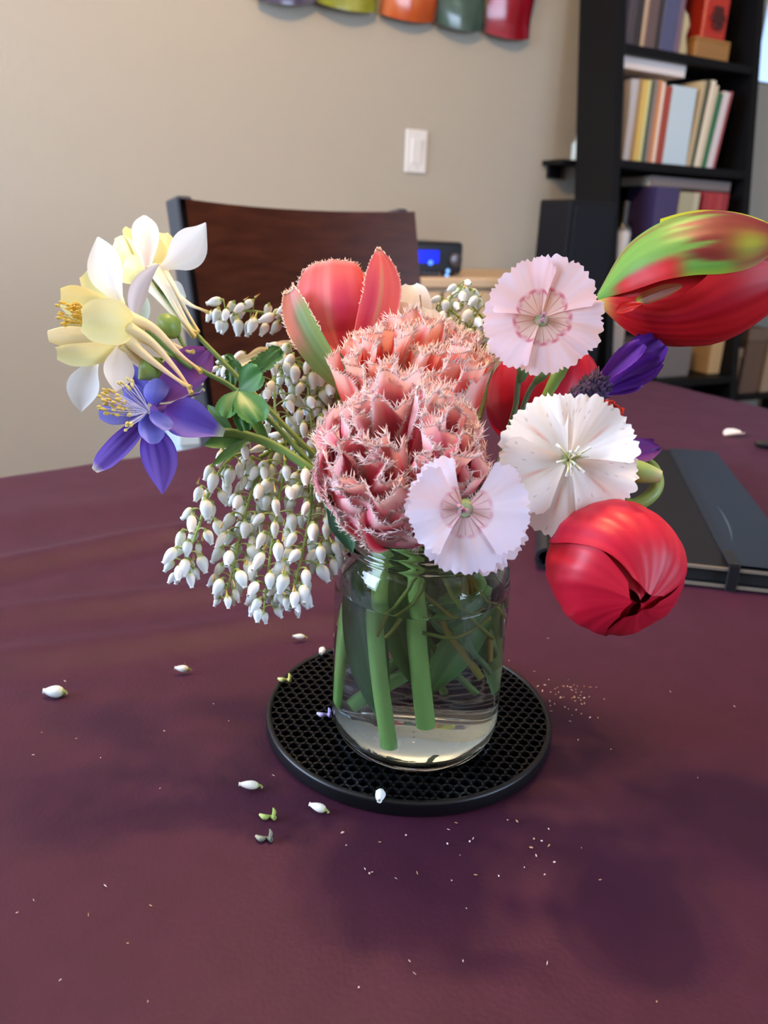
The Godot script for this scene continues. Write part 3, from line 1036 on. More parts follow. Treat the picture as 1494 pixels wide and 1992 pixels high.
# ---------------------------------------------------------------- sideboard, stereo, box
func make_sideboard() -> void:
	var dep := 0.45
	var hgt := wal(930, 522, 0.0).y
	var sa := wal(700, 527, dep).x
	var sb := wal(1150, 540, dep).x
	sb = minf(sb, bc_s0 - 0.05)
	var th := thing("sideboard", "low light wood sideboard against the wall behind the flowers", "sideboard", room((sa + sb) * 0.5, 0.0, dep * 0.5), "", room_basis())
	var wood := plain("light_wood", rgb(196, 168, 132), 0.5)
	var b := MB.new()
	slab(b, sa, sb, 0.0, hgt - 0.025, 0.016, dep - 0.02, 0.003)
	part("body", b, wood, th)
	var t := MB.new()
	slab(t, sa - 0.01, sb + 0.01, hgt - 0.025, hgt, 0.004, dep, 0.004)
	part("top", t, wood, th)
	for k in 3:
		var d := MB.new()
		var d0 := lerpf(sa, sb, k / 3.0) + 0.006
		var d1 := lerpf(sa, sb, (k + 1) / 3.0) - 0.006
		slab(d, d0, d1, 0.08, hgt - 0.035, dep - 0.02, dep - 0.004, 0.003)
		var door := part("door", d, wood, th)
		var h := MB.new()
		slab(h, d1 - 0.035, d1 - 0.025, hgt * 0.5, hgt * 0.5 + 0.12, dep - 0.004, dep + 0.016, 0.002)
		part("handle", h, plain("handle_metal", rgb(120, 120, 120), 0.3, 0.5, {"metallic": 0.9}), door)
	# stereo
	var n1 := dep - 0.05
	var s0 := wal(742, 530, n1).x
	var s1 := wal(900, 530, n1).x
	var yt := wal(850, 470, n1).y
	var st := thing("stereo", "black stereo with a blue lit display beside the chair", "stereo", room((s0 + s1) * 0.5, hgt, n1 - 0.1), "", room_basis())
	var body := MB.new()
	slab(body, s0, s1, hgt + 0.006, yt, n1 - 0.2, n1, 0.008)
	part("body", body, plain("stereo_black", rgb(18, 18, 22), 0.3), st)
	for q in [s0 + 0.03, s1 - 0.03]:
		var ft := MB.new()
		slab(ft, q - 0.012, q + 0.012, hgt, hgt + 0.006, n1 - 0.03, n1 - 0.01)
		part("foot", ft, plain("stereo_black", rgb(18, 18, 22), 0.3), st)
	var R := func(called: String, x0: float, y0: float, x1: float, y1: float, thick: float, m: Material) -> void:
		var a := wal(x0, y0, n1)
		var c := wal(x1, y1, n1)
		var q := MB.new()
		slab(q, a.x, c.x, c.y, a.y, n1 - 0.002, n1 + thick, 0.001)
		part(called, q, m, st)
	R.call("display", 798, 486, 853, 512, 0.002, plain("display_blue", rgb(10, 20, 160), 0.2, 0.5, {"emission_enabled": true, "emission": rgb(20, 40, 255), "emission_energy_multiplier": 1.3}))
	for k in 2:
		var p := wal([804, 838][k], [499, 511][k], n1 + 0.003)
		var kb := MB.new()
		kb.lathe(Transform3D(Basis(U, N, -UP), room(p.x, p.y, n1)), [Vector2(0.006, 0), Vector2(0.006, 0.004), Vector2(0.0035, 0.0045), Vector2(0.0001, 0.0045)], 16, func(_a: float, _w: float) -> Color: return Color.WHITE)
		part("indicator_light", kb, plain("led_blue", rgb(60, 110, 255), 0.3, 0.5, {"emission_enabled": true, "emission": rgb(70, 120, 255), "emission_energy_multiplier": 2.2}), st)
	for k in 6:
		R.call("button", 802 + k * 9.5, 527 + k * 0.6, 808 + k * 9.5, 533 + k * 0.6, 0.003, plain("button_grey", rgb(70, 70, 76), 0.35))
	R.call("slot", 800, 545, 862, 549, 0.001, plain("slot_black", rgb(6, 6, 8), 0.6))
	var kp := wal(885, 506, n1)
	var kn := MB.new()
	kn.lathe(Transform3D(Basis(U, N, -UP), room(kp.x, kp.y, n1)), [Vector2(0.017, 0), Vector2(0.017, 0.008), Vector2(0.015, 0.011), Vector2(0.0001, 0.011)], 24, func(_a: float, _w: float) -> Color: return Color.WHITE)
	part("volume_knob", kn, plain("knob_grey", rgb(90, 84, 84), 0.3, 0.5, {"metallic": 0.5}), st)
	for k in 3:
		var p := wal(871.0 - k * 2.0, 527.0 + k * 9.0, n1)
		var kb := MB.new()
		kb.lathe(Transform3D(Basis(U, N, -UP), room(p.x, p.y, n1)), [Vector2(0.005, 0), Vector2(0.005, 0.002), Vector2(0.0001, 0.003)], 14, func(_a: float, _w: float) -> Color: return Color.WHITE)
		part("indicator_light", kb, plain("led_pale", rgb(120, 170, 235), 0.3, 0.5, {"emission_enabled": true, "emission": rgb(110, 165, 235), "emission_energy_multiplier": 1.2}), st)
	# the tall black box beside the bookcase
	var q0 := wal(1104, 470, 0.66).x
	var q1 := wal(1196, 470, 0.66).x
	var qy := wal(1140, 389, 0.66).y
	var sp := thing("tall_box", "tall dark navy box standing on the floor before the bookcase's left side", "box", room((q0 + q1) * 0.5, 0.0, 0.6), "", room_basis())
	var sb2 := MB.new()
	slab(sb2, q0, q1, 0.03, qy, 0.54, 0.655, 0.004)
	part("body", sb2, plain("navy_box", rgb(13, 14, 18), 0.55, 0.3), sp)
	var sf := MB.new()
	slab(sf, q0 + 0.012, q1 - 0.012, 0.05, qy - 0.015, 0.654, 0.66, 0.002)
	part("front_panel", sf, plain("navy_front", rgb(17, 19, 25), 0.6, 0.3), sp)
	var sx := MB.new()
	slab(sx, q0 - 0.01, q1 + 0.01, 0.0, 0.03, 0.53, 0.67, 0.003)
	part("base", sx, plain("navy_box", rgb(13, 14, 18), 0.55, 0.3), sp)
	# small dark wall ledge with two little things, left of the bookcase
	var l0 := wal(1094, 309, 0.1)
	var lx := wal(1131, 309, 0.1)
	var lg := thing("wall_ledge", "small dark wall ledge left of the bookcase", "shelf", room((l0.x + lx.x) * 0.5, l0.y, 0.05), "", room_basis())
	var lm := MB.new()
	slab(lm, l0.x, lx.x + 0.03, l0.y - 0.014, l0.y, 0.0, 0.1, 0.002)
	part("board", lm, plain("bookcase_black", rgb(12, 11, 12), 0.5, 0.3), lg)
	var l2 := MB.new()
	slab(l2, l0.x + 0.02, lx.x + 0.0, l0.y - 0.05, l0.y - 0.014, 0.0, 0.012, 0.002)
	part("bracket", l2, plain("bookcase_black", rgb(12, 11, 12), 0.5, 0.3), lg)
	for q in [[1121, 307, 0.05, rgb(196, 206, 200), "small white bottle on the wall ledge"]]:
		var p := wal(q[0], q[1], 0.06)
		var bt := thing("bottle", q[4], "bottle", room(p.x, l0.y, 0.06))
		var bm := MB.new()
		bm.lathe(Transform3D(Basis(), room(p.x, l0.y, 0.06)), [Vector2(0.001, 0), Vector2(0.018, 0.001), Vector2(0.018, 0.05), Vector2(0.009, 0.06), Vector2(0.009, 0.075), Vector2(0.001, 0.076)], 16, func(_a: float, _w: float) -> Color: return q[3])
		part("body", bm, vc("bottle", 0.3), bt)

# ---------------------------------------------------------------- notebook
func make_notebook() -> void:
	var hb := 0.018
	var A := tab(1046, 1108)                 # near left, by the spine
	var B := tab(1500, 1158)                 # near right
	var x := (B - A).normalized()
	var z := UP.cross(x).normalized()        # away
	if z.z > 0: z = -z
	var far := tab(1392, 884, CLOTH + hb)
	var dz := (far - A).dot(z)
	var fx := (far - A).dot(x)
	var w := fx
	var near_r := tab(1494, 1030, CLOTH + hb)
	w = maxf((near_r - A).dot(x), fx)
	var bs := Basis(x, UP, x.cross(UP))
	var zz := x.cross(UP)                    # towards the viewer
	var th := thing("notebook", "black leather folio with a strap lying at right of the jar", "notebook", A + x * w * 0.5 - zz * dz * 0.5, "", bs)
	var blk := plain("black_leather", rgb(15, 16, 19), 0.5, 0.35)
	blk.heightmap_enabled = true
	blk.heightmap_texture = noise_tex(0.1, 256, 3, 4)
	blk.heightmap_scale = 0.01
	blk.uv1_triplanar = true
	blk.uv1_scale = Vector3(20, 20, 20)
	var o := A - UP * 0.0
	o.y = CLOTH + 0.001
	var B3 := func(called: String, x0: float, x1: float, y0: float, y1: float, d0: float, d1: float, bev: float, m: Material, parent: Node3D) -> MeshInstance3D:
		var q := MB.new()
		q.box(Transform3D(bs, o + x * (x0 + x1) * 0.5 + UP * (y0 + y1) * 0.5 - zz * (d0 + d1) * 0.5), Vector3(x1 - x0, y1 - y0, d1 - d0), bev, Color.WHITE)
		return part(called, q, m, parent)
	B3.call("back_cover", 0.004, w, 0.0, 0.004, 0.0, dz, 0.0015, blk, th)
	B3.call("front_cover", 0.004, w, hb - 0.004, hb, 0.0, dz, 0.0015, blk, th)
	B3.call("pages", 0.012, w - 0.004, 0.004, hb - 0.004, 0.004, dz - 0.004, 0.0, plain("page_dark", rgb(16, 15, 15), 0.7), th)
	for q in [[0.0006, 0.0034], [hb - 0.0034, hb - 0.0006]]:
		B3.call("cover_edge", 0.008, w - 0.001, q[0], q[1], -0.0006, 0.002, 0.0003, plain("edge_tan", rgb(118, 106, 90), 0.6), th)
	var sp := MB.new()                       # round spine, a half tube
	sp.grid(14, 1, func(u: float, t: float) -> Vector3:
		var a := PI * (0.5 + u)
		return o + x * (0.006 + (hb * 0.5) * cos(a)) + UP * (hb * 0.5 + hb * 0.5 * sin(a)) - zz * dz * t, func(_u: float, _t: float) -> Color: return Color.WHITE)
	sp.grid(14, 1, func(u: float, t: float) -> Vector3:
		var a := PI * (0.5 + u)
		return o + x * (0.006 + (hb * 0.5 - 0.0025) * cos(a)) + UP * (hb * 0.5 + (hb * 0.5 - 0.0025) * sin(a)) - zz * dz * t, func(_u: float, _t: float) -> Color: return Color.WHITE, false, true)
	sp.grid(14, 1, func(u: float, t: float) -> Vector3:
		var a := PI * (0.5 + u)
		var r := hb * 0.5 - 0.0025 * t
		return o + x * (0.006 + r * cos(a)) + UP * (hb * 0.5 + r * sin(a)), func(_u: float, _t: float) -> Color: return Color.WHITE)
	part("spine", sp, plain("black_leather_spine", rgb(28, 30, 34), 0.4, 0.5, {"cull_mode": BaseMaterial3D.CULL_DISABLED}), th)
	# strap and the blue-black flap right of it
	var s0 := tab(1306, 886, CLOTH + hb)
	var s1 := tab(1418, 1108, CLOTH + hb)
	var q0 := (s0 - o).dot(x)
	var q1 := (s1 - o).dot(x)
	var fl := MB.new()
	fl.grid(12, 16, func(u: float, t: float) -> Vector3:
		var e0 := lerpf(q1, q0, t)
		var xx := lerpf(e0, w, u)
		return o + x * xx + UP * (hb + 0.0008 + 0.0016 * smoothstep(0.0, 0.06, u)) - zz * dz * t, func(_u: float, _t: float) -> Color: return Color.WHITE, false, true)
	fl.grid(1, 16, func(u: float, t: float) -> Vector3: return o + x * lerpf(q1, q0, t) + UP * (hb + 0.0008 * u) - zz * dz * t, func(_u: float, _t: float) -> Color: return Color.WHITE, false, true)
	var flap := part("flap", fl, plain("navy_leather", rgb(22, 33, 46), 0.45, 0.4, {"cull_mode": BaseMaterial3D.CULL_DISABLED}), th)
	var arc := MB.new()
	var ap := []
	for q in [[1368, 968], [1398, 990], [1416, 1020], [1423, 1050], [1415, 1078]]: ap.append(tab(q[0], q[1], CLOTH + hb + 0.0028))
	arc.tube(ap, [0.0004, 0.0009, 0.0004], 6, [Color.WHITE])
	part("embossed_arc", arc, plain("navy_emboss", rgb(74, 88, 102), 0.35), flap)
	var st := MB.new()
	var sx := q1 + 0.004
	st.box(Transform3D(bs, o + x * sx + UP * (hb * 0.5) + zz * 0.0012), Vector3(0.008, hb + 0.005, 0.0016), 0.0006, Color.WHITE)
	st.box(Transform3D(bs, o + x * (sx - 0.001) + UP * (hb + 0.0032) - zz * 0.012), Vector3(0.008, 0.0012, 0.028), 0.0004, Color.WHITE)
	part("strap", st, plain("strap_black", rgb(14, 14, 16), 0.5), th)
	# a bit of something black at the edge of the picture
	var k := tab(1486, 873, CLOTH)
	var pc := thing("pen_cap", "small black pen cap at the right edge of the table", "pen cap", k)
	var pm := MB.new()
	pm.tube([k + Vector3(-0.012, 0.006, 0.0), k + Vector3(0.0, 0.006, 0.001), k + Vector3(0.03, 0.006, 0.004)], [0.003, 0.0052, 0.0056], 14, [Color.WHITE])
	part("cap", pm, plain("strap_black", rgb(14, 14, 16), 0.5), pc)

# ---------------------------------------------------------------- trivet
func make_trivet() -> void:
	var c := tab(795, 1374, TRIVET)
	var R := 0.076
	var h := TRIVET - CLOTH
	var th := thing("trivet", "round black honeycomb trivet under the glass jar", "trivet", Vector3(c.x, CLOTH, c.z))
	var rub := plain("black_rubber", rgb(11, 12, 15), 0.36, 0.45)
	var rim := MB.new()
	var wc := func(_a: float, _w: float) -> Color: return Color.WHITE
	rim.lathe(Transform3D(Basis(), Vector3(c.x, CLOTH, c.z)), [Vector2(R - 0.003, 0.0), Vector2(R - 0.001, 0.0), Vector2(R, 0.001), Vector2(R, h - 0.0015), Vector2(R - 0.0004, h - 0.0005), Vector2(R - 0.0014, h), Vector2(R - 0.0026, h - 0.0003), Vector2(R - 0.003, h - 0.001), Vector2(R - 0.003, 0.0)], 128, wc)
	part("rim", rim, rub, th)
	var hc := MB.new()
	var pitch := 0.0056
	var ang := 0.04
	var ri := R - 0.0028
	var e := pitch / sqrt(3.0)             # side of a cell
	var wt := 0.00105
	var n := int(R / pitch) + 3
	var ex := Vector2(pitch, 0)
	var ey := Vector2(pitch * 0.5, pitch * sqrt(3.0) * 0.5)
	for jj in range(-n - 2, n + 3):
		for ii in range(-2 * n, 2 * n + 1):
			var o := ex * ii + ey * jj
			if o.length() > R + pitch: continue
			for k in 3:                    # three of the six walls; the neighbours make the rest
				var a0 := PI / 6.0 + PI / 3.0 * k
				var p0 := (o + Vector2(cos(a0), sin(a0)) * e).rotated(ang)
				var p1 := (o + Vector2(cos(a0 + PI / 3.0), sin(a0 + PI / 3.0)) * e).rotated(ang)
				if p0.length() > ri and p1.length() > ri: continue
				if p0.length() > ri:
					var sw := p0
					p0 = p1
					p1 = sw
				if p1.length() > ri:
					var t := Geometry2D.segment_intersects_circle(p0, p1, Vector2.ZERO, ri)
					if t > 0.0: p1 = p0.lerp(p1, t)
				var d := (p1 - p0)
				var l := d.length()
				if l < 0.0003: continue
				var dx := Vector3(d.x / l, 0, d.y / l)
				hc.box(Transform3D(Basis(dx, UP, dx.cross(UP)), Vector3(c.x + (p0.x + p1.x) * 0.5, CLOTH + h * 0.5 - 0.0003, c.z + (p0.y + p1.y) * 0.5)), Vector3(l + wt * 0.5, h - 0.0012, wt), 0.0, Color.WHITE)
	part("honeycomb", hc, rub, th)
	var bt := MB.new()
	bt.disc(Vector3(c.x, CLOTH + 0.0006, c.z), Vector3.RIGHT, Vector3.BACK, R - 0.001, 96, Color.WHITE, true)
	part("base_sheet", bt, plain("black_rubber_sheet", rgb(10, 10, 12), 0.6, 0.5, {"cull_mode": BaseMaterial3D.CULL_DISABLED}), th)

# ---------------------------------------------------------------- jar and water
func make_jar() -> void:
	var wc := func(_a: float, _w: float) -> Color: return Color.WHITE
	var t := Transform3D(Basis(), JAR + UP * 0.0002)
	var th := thing("jar", "clear glass screw-top jar full of stems on the black trivet", "jar", JAR)
	# half of the outline: outer from the bottom up, over the lip, down the inside
	var outer := [[0.0005, 0.0022], [0.02, 0.0018], [0.03, 0.0004], [0.033, 0.0], [0.0362, 0.0006], [0.0392, 0.0032], [0.0411, 0.0075], [0.0419, 0.0125], [0.042, 0.02], [0.042, 0.04], [0.042, 0.06], [0.042, 0.078], [0.0418, 0.086], [0.0411, 0.092], [0.0396, 0.0968], [0.0378, 0.0996], [0.0362, 0.1008],
		[0.0360, 0.1018], [0.0368, 0.1024], [0.0374, 0.1032], [0.0372, 0.1042], [0.0362, 0.1048], [0.0352, 0.1054], [0.0352, 0.1068], [0.0360, 0.1074], [0.0367, 0.1082], [0.0365, 0.1090], [0.0354, 0.1098], [0.0350, 0.1106], [0.0350, 0.1116], [0.0360, 0.1123], [0.0365, 0.1131], [0.0361, 0.1139], [0.0351, 0.1145], [0.0349, 0.1158], [0.0352, 0.1172], [0.0345, 0.118], [0.0335, 0.118], [0.0327, 0.1172]]
	var inner := [[0.0326, 0.115], [0.0326, 0.108], [0.033, 0.1028], [0.0345, 0.0992], [0.0368, 0.0955], [0.0384, 0.091], [0.0392, 0.085], [0.0394, 0.078], [0.0394, 0.06], [0.0394, 0.04], [0.0394, 0.02], [0.0391, 0.0135], [0.038, 0.0088], [0.036, 0.0062], [0.032, 0.0052], [0.02, 0.006], [0.0005, 0.0068]]
	var pr := []
	for q in outer + inner: pr.append(Vector2(q[0], q[1]))
	var mb := MB.new()
	mb.lathe(t, pr, 96, wc)
	var glass := StandardMaterial3D.new()
	glass.resource_name = "glass"
	glass.refraction_enabled = true
	glass.refraction_scale = 0.05
	glass.albedo_color = Color(0.97, 0.99, 0.98, 0.0)
	glass.roughness = 0.0
	glass.transparency = BaseMaterial3D.TRANSPARENCY_ALPHA
	part("glass", mb, glass, th)
	# water: fills the jar to just inside the glass
	var wl := 0.083
	var wp := [Vector2(0.0005, 0.0066), Vector2(0.02, 0.0058), Vector2(0.032, 0.005), Vector2(0.0361, 0.006), Vector2(0.0381, 0.0087), Vector2(0.0392, 0.0135), Vector2(0.0395, 0.02), Vector2(0.0395, 0.04), Vector2(0.0395, 0.06), Vector2(0.0395, 0.078), Vector2(0.0394, wl), Vector2(0.0385, wl - 0.0006), Vector2(0.036, wl - 0.0009), Vector2(0.02, wl - 0.001), Vector2(0.0005, wl - 0.001)]
	var wm := MB.new()
	wm.lathe(t, wp, 96, wc)
	var water := StandardMaterial3D.new()
	water.resource_name = "water"
	water.refraction_enabled = true
	water.refraction_scale = 0.033
	water.albedo_color = Color(0.98, 0.99, 1.0, 0.0)
	water.roughness = 0.0
	water.transparency = BaseMaterial3D.TRANSPARENCY_ALPHA
	tag(part("water", wm, water), "clear water filling the glass jar around the stems", "water")
# ---------------------------------------------------------------- flowers
const WHITE_BELL := "white urn-shaped bells"

func px_petal(mb: MB, a: Array, z: Array, wide: float, lean: Vector3, o := {}) -> void:   # from pixel+depth a to pixel+depth z
	var b := at(a[0], a[1], a[2])
	var t := at(z[0], z[1], z[2])
	petal(mb, b, t, to_eye((b + t) * 0.5) + lean, wide / FPX * (a[2] + z[2]) * 0.5, o)

func px_path(l: Array) -> Array:
	var r := []
	for q in l: r.append(at(q[0], q[1], q[2]))
	return r

func j(x: float, y: float, z: float) -> Vector3:
	return JAR + Vector3(x, y, z)

func stem(parent: Node3D, pts: Array, r0: float, r1: float, c0: Color, c1: Color, called := "stem") -> void:
	var mb := MB.new()
	mb.tube(pts, [r0, lerpf(r0, r1, 0.5), r1], 10, [c0, c1], pts.size() * 7)
	part(called, mb, vc("stem", 0.5, 0.4), parent)

func green(u: float, t: float, a: Color, b: Color) -> Color:
	var q := 0.5 + 0.5 * streak(u, t, 9.0, 1.0)
	return a.lerp(b, clampf(q * 0.7 + t * 0.3, 0, 1))

func leaf(parent: Node3D, b: Vector3, t: Vector3, nrm: Vector3, w: float, o := {}) -> void:
	var mb := MB.new()
	var ca: Color = o.get("ca", rgb(60, 104, 62))
	var cb: Color = o.get("cb", rgb(96, 140, 86))
	var d := {"prof": [0.55, 0.85, 1.0, 0.95, 0.75, 0.42, 0.03], "cup": 0.7, "bend": 0.06, "nu": 14, "nv": 22, "ridge": 0.002,
		"col": func(u: float, t: float) -> Color: return green(u, t, ca, cb).lerp(Color(0.75, 0.8, 0.6), 0.25 * exp(-u * u * 300.0))}
	d.merge(o, true)
	petal(mb, b, t, nrm, w, d)
	part("leaf", mb, vc("leaf", 0.42, 0.5, 0.25), parent)

# ---- pinks: five toothed fans round an eye
func dianthus(label: String, c: Vector3, face: Vector3, right: Vector3, R: float, fans: Array, tone: int, path: Array, group := "") -> Node3D:
	var th := thing("pink_flower", label, "flower", path[-1], group)
	var fr := frame(c, face, right)             # y = face, x = right
	var bx := fr.basis.x
	var by := fr.basis.y.cross(bx)               # up in the picture
	if by.dot(UP) < 0: by = -by
	var k := 0
	for f in fans:
		var mb := MB.new()
		var a0: float = deg_to_rad(f[0])
		var span: float = deg_to_rad(f[1])
		var rs: float = f[2]
		var zo: float = f[3]
		var curl: float = f[4]
		var seed_ := rng.randf() * 50.0
		var teeth := int(f[1] / 6.5)
		k += 1
		var kk := k
		var shape := func(u: float, t: float) -> Vector3:
			var e := absf(2.0 * u - 1.0)
			var a := a0 + (u - 0.5) * span * (0.78 + 0.22 * sqrt(t))
			var saw := absf(fposmod(u * teeth + 0.3 * sin(u * 17.0 + seed_), 1.0) - 0.5) * 2.0
			var r := R * rs * t * (1.0 - (0.2 if tone != 1 else 0.15) * pow(e, 5.0)) * (1.0 - (0.06 + 0.035 * sin(u * 29.0 + seed_)) * saw * pow(t, 10.0))
			r *= 1.0 + 0.05 * dapple.get_noise_2d(u * 9.0 + seed_ * 10.0, seed_)
			var z := zo * t * R + R * curl * t * t + R * 0.03 * sin(u * 7.0 + seed_) * t * t + R * 0.012 * sin(u * 19.0 + seed_ * 2.0) * t * t * t + R * 0.0016 * sin(u * 60.0 + seed_) * t + R * 0.16 * pow(1.0 - t, 4.0) * -1.0
			z += R * 0.06 * (e * e) * t * float(f[5])
			if tone == 2: z += R * 0.09 * sin(u * 6.5 + seed_) * t * t + R * 0.03 * sin(u * 15.0 + seed_) * t * t * t
			return c + (bx * cos(a) + by * sin(a)) * r + fr.basis.y * z
		var cf := func(u: float, t: float) -> Color:
			var v := streak(u * 3.0 + k, t * 4.0, 9.0, seed_)
			if tone == 0:      # pale pink with a ringed eye
				var col := rgb(249, 214, 214).lerp(rgb(246, 220, 228), smoothstep(0.3, 0.9, t)).lerp(rgb(252, 202, 186), clampf(v * 0.8 + [0.0, 0.25, 0.15, 0.3, 0.38][kk % 5], 0, 0.65))
				var eye := 0.44 + 0.012 * sin(u * 22.0)
				if t < eye:
					col = rgb(232, 186, 160).lerp(rgb(236, 200, 186), t / eye)
					if absf(fposmod(u * 4.0, 1.0) - 0.5) < 0.05 * t / eye: col = rgb(196, 104, 106)
				col = col.lerp(rgb(206, 96, 110), 0.85 * exp(-pow((t - eye) / 0.022, 2.0)))
				return col.lerp(rgb(150, 100, 120), 0.6 * smoothstep(0.16, 0.02, t))
			if tone == 1:      # lilac white with a soft eye
				var col := rgb(244, 226, 232).lerp(rgb(234, 222, 236), smoothstep(0.3, 0.95, t)).lerp(rgb(247, 208, 198), clampf(v * 0.9 + 0.05, 0, 0.5))
				var eye := 0.40 + 0.010 * sin(u * 22.0)
				if t < eye:
					col = rgb(220, 180, 176).lerp(rgb(238, 208, 206), t / eye)
					if absf(fposmod(u * 5.0, 1.0) - 0.5) < 0.06: col = rgb(180, 120, 130)
				col = col.lerp(rgb(212, 132, 148), 0.5 * exp(-pow((t - eye) / 0.02, 2.0)))
				return col.lerp(rgb(140, 84, 104), 0.7 * smoothstep(0.15, 0.03, t))
			var col2 := rgb(246, 240, 234).lerp(rgb(240, 226, 208), clampf(v + 0.25 - 0.3 * t, 0, 0.7))
			if dapple.get_noise_2d(u * 900.0 + seed_ * 9.0, t * 700.0) > 0.55 and t > 0.5: col2 = rgb(206, 196, 188)     # specks of pollen
			return col2.lerp(rgb(232, 168, 152), 0.7 * exp(-pow((u - 0.5) / 0.03, 2.0)) * smoothstep(0.25, 0.5, t) * smoothstep(0.85, 0.5, t))
		mb.grid(64, 22, shape, cf)
		part("petal", mb, vc("pink_petal", 0.6, 0.3, 0.5), th)
	var sm := MB.new()
	if tone < 2:
		for q in 9:
			var d := (fr.basis.y + bx * rng.randf_range(-0.8, 0.8) + by * rng.randf_range(-0.8, 0.8)).normalized()
			sm.tube([c - fr.basis.y * R * 0.15, c + d * R * rng.randf_range(0.08, 0.16)], [0.0006, 0.0007], 6, [rgb(150, 110, 130), rgb(190, 140, 150)], 3)
	else:
		for q in 16:
			var d := (fr.basis.y * 0.7 + bx * rng.randf_range(-1, 1) + by * rng.randf_range(-1.1, 0.8)).normalized()
			var p := c + d * R * rng.randf_range(0.24, 0.44)
			sm.tube([c - fr.basis.y * R * 0.12, c.lerp(p, 0.6) + fr.basis.y * R * 0.08, p], [0.0006, 0.0005, 0.0006], 6, [rgb(180, 176, 110), rgb(250, 246, 236)], 8)
	part("stamens", sm, vc("stamen", 0.5), th)
	var cal := MB.new()
	var back := -(fr.basis.y)
	var neck: Vector3 = path[0]
	cal.tube([c + back * R * 0.08, c.lerp(neck, 0.5) + back * R * 0.1, neck], [0.0028, 0.0034, 0.0022], 12, [rgb(150, 170, 120), rgb(96, 140, 88), rgb(86, 128, 80)], 10)
	part("calyx", cal, vc("stem", 0.5, 0.4), th)
	stem(th, path, 0.0013, 0.0014, rgb(98, 128, 104), rgb(110, 140, 90))
	return th

# ---- double fringed tulip
func fringed(label: String, base: Vector3, axis: Vector3, R: float, H: float, layers: Array, tone: Array, path: Array, r_stem: float) -> Node3D:
	var th := thing("fringed_tulip", label, "flower", path[-1], "coral pink fringed tulips")
	var f := frame(base, axis, to_eye(base))
	var li := 0
	for l in layers:
		var n: int = l[0]
		var s: float = l[1]
		for k in n:
			var mb := MB.new()
			var sd := rng.randf() * 90.0
			var phi := TAU * (k + 0.5 * (li % 2)) / n + rng.randf_range(-0.2, 0.2)
			var hh: float = H * float(l[2]) * rng.randf_range(0.9, 1.06)
			var top: float = l[3]
			var inner := float(li) / layers.size()
			var cf := func(u: float, t: float) -> Color:
				var v := streak(u, t, 14.0, sd)
				var body: Color = (tone[0] as Color).lerp(tone[1], clampf(0.5 + v * 1.5 + inner * 0.2, 0, 1))
				body = body.lerp(tone[2], smoothstep(0.35, 0.0, t) if li > 0 else 0.85 * smoothstep(0.95, 0.45, t))
				var e := maxf(absf(u), t)
				return body.lerp(tone[3], clampf(smoothstep(float(tone[6]), 1.02, e + v * 0.3) * 0.95 + 0.25 * exp(-u * u * 40.0) * float(tone[4]), 0, 1))
			shell(mb, f, hh, [0.16 * R, 0.72 * R * s, 1.0 * R * s, 1.02 * R * s, R * s * (0.6 + 0.4 * top), R * s * top], phi, float(l[4]), {"col": cf, "point": 0.03, "hp": [0.5, 0.9, 1.05, 1.1, 1.1, 1.06, 0.98], "off": rng.randf_range(-0.0015, 0.0015),
				"fringe": 120, "flen": float(tone[5]), "fcol": tone[3].lightened(0.3), "ffrom": 0.3, "ruf": 0.065 + 0.03 * inner, "lift": 0.02, "ridge": 0.007, "nu": 18, "nv": 20,
				"lean": Vector3(rng.randf_range(-0.2, 0.2), 0, rng.randf_range(-0.2, 0.2)) * (0.4 + inner * 1.2) + Vector3(cos(phi), 0, sin(phi)) * 0.16 * (1.0 - inner)})
			part("petal", mb, vc("fringed_petal", 0.5, 0.35, 0.6), th)
		li += 1
	stem(th, path, r_stem, r_stem * 0.9, rgb(128, 172, 96), rgb(170, 222, 122))
	return th

# ---- a sprig of white bells.  A raceme is a path of pixels
var bell_mesh: Array = []

func make_bells() -> void:
	for k in 4:
		var mb := MB.new()
		var tip: Color = [rgb(236, 236, 222), rgb(200, 160, 120), rgb(226, 222, 200), rgb(190, 130, 110)][k]
		var body: Color = [rgb(244, 249, 248), rgb(246, 246, 236), rgb(238, 247, 246), rgb(244, 240, 226)][k]
		var fat: float = [0.92, 0.8, 1.0, 0.7][k]
		var cf := func(_a: float, w: float) -> Color:
			if w < 0.12: return rgb(150, 164, 90)
			return body.lerp(rgb(222, 226, 190), smoothstep(0.35, 0.12, w)).lerp(tip, smoothstep(0.86, 1.0, w))
		var pr := [Vector2(0.0003, 0.0004)]
		for q in [[0.9, -0.0006], [1.75, -0.0012], [2.35, -0.0022], [2.4, -0.0032], [2.1, -0.0043], [1.65, -0.0052], [1.15, -0.0060], [0.95, -0.0064], [1.2, -0.0068], [0.75, -0.0067], [0.5, -0.0058]]:
			pr.append(Vector2(q[0] * 0.00093 * fat, q[1] * 1.15))
		mb.grid(12, pr.size() - 1, func(a: float, w: float) -> Vector3:
			var q: Vector2 = pr[int(round(w * (pr.size() - 1)))]
			var r: float = q.x * (1.0 + 0.05 * cos(a * TAU * 5.0))
			return Vector3(r * cos(a * TAU), q.y, r * sin(a * TAU)), cf, true, true)
		var m := mb.mesh()
		m.surface_set_material(0, vc("bell", 0.5, 0.4, 0.2, {"subsurf_scatter_enabled": true, "subsurf_scatter_strength": 0.0}))
		bell_mesh.append(m)

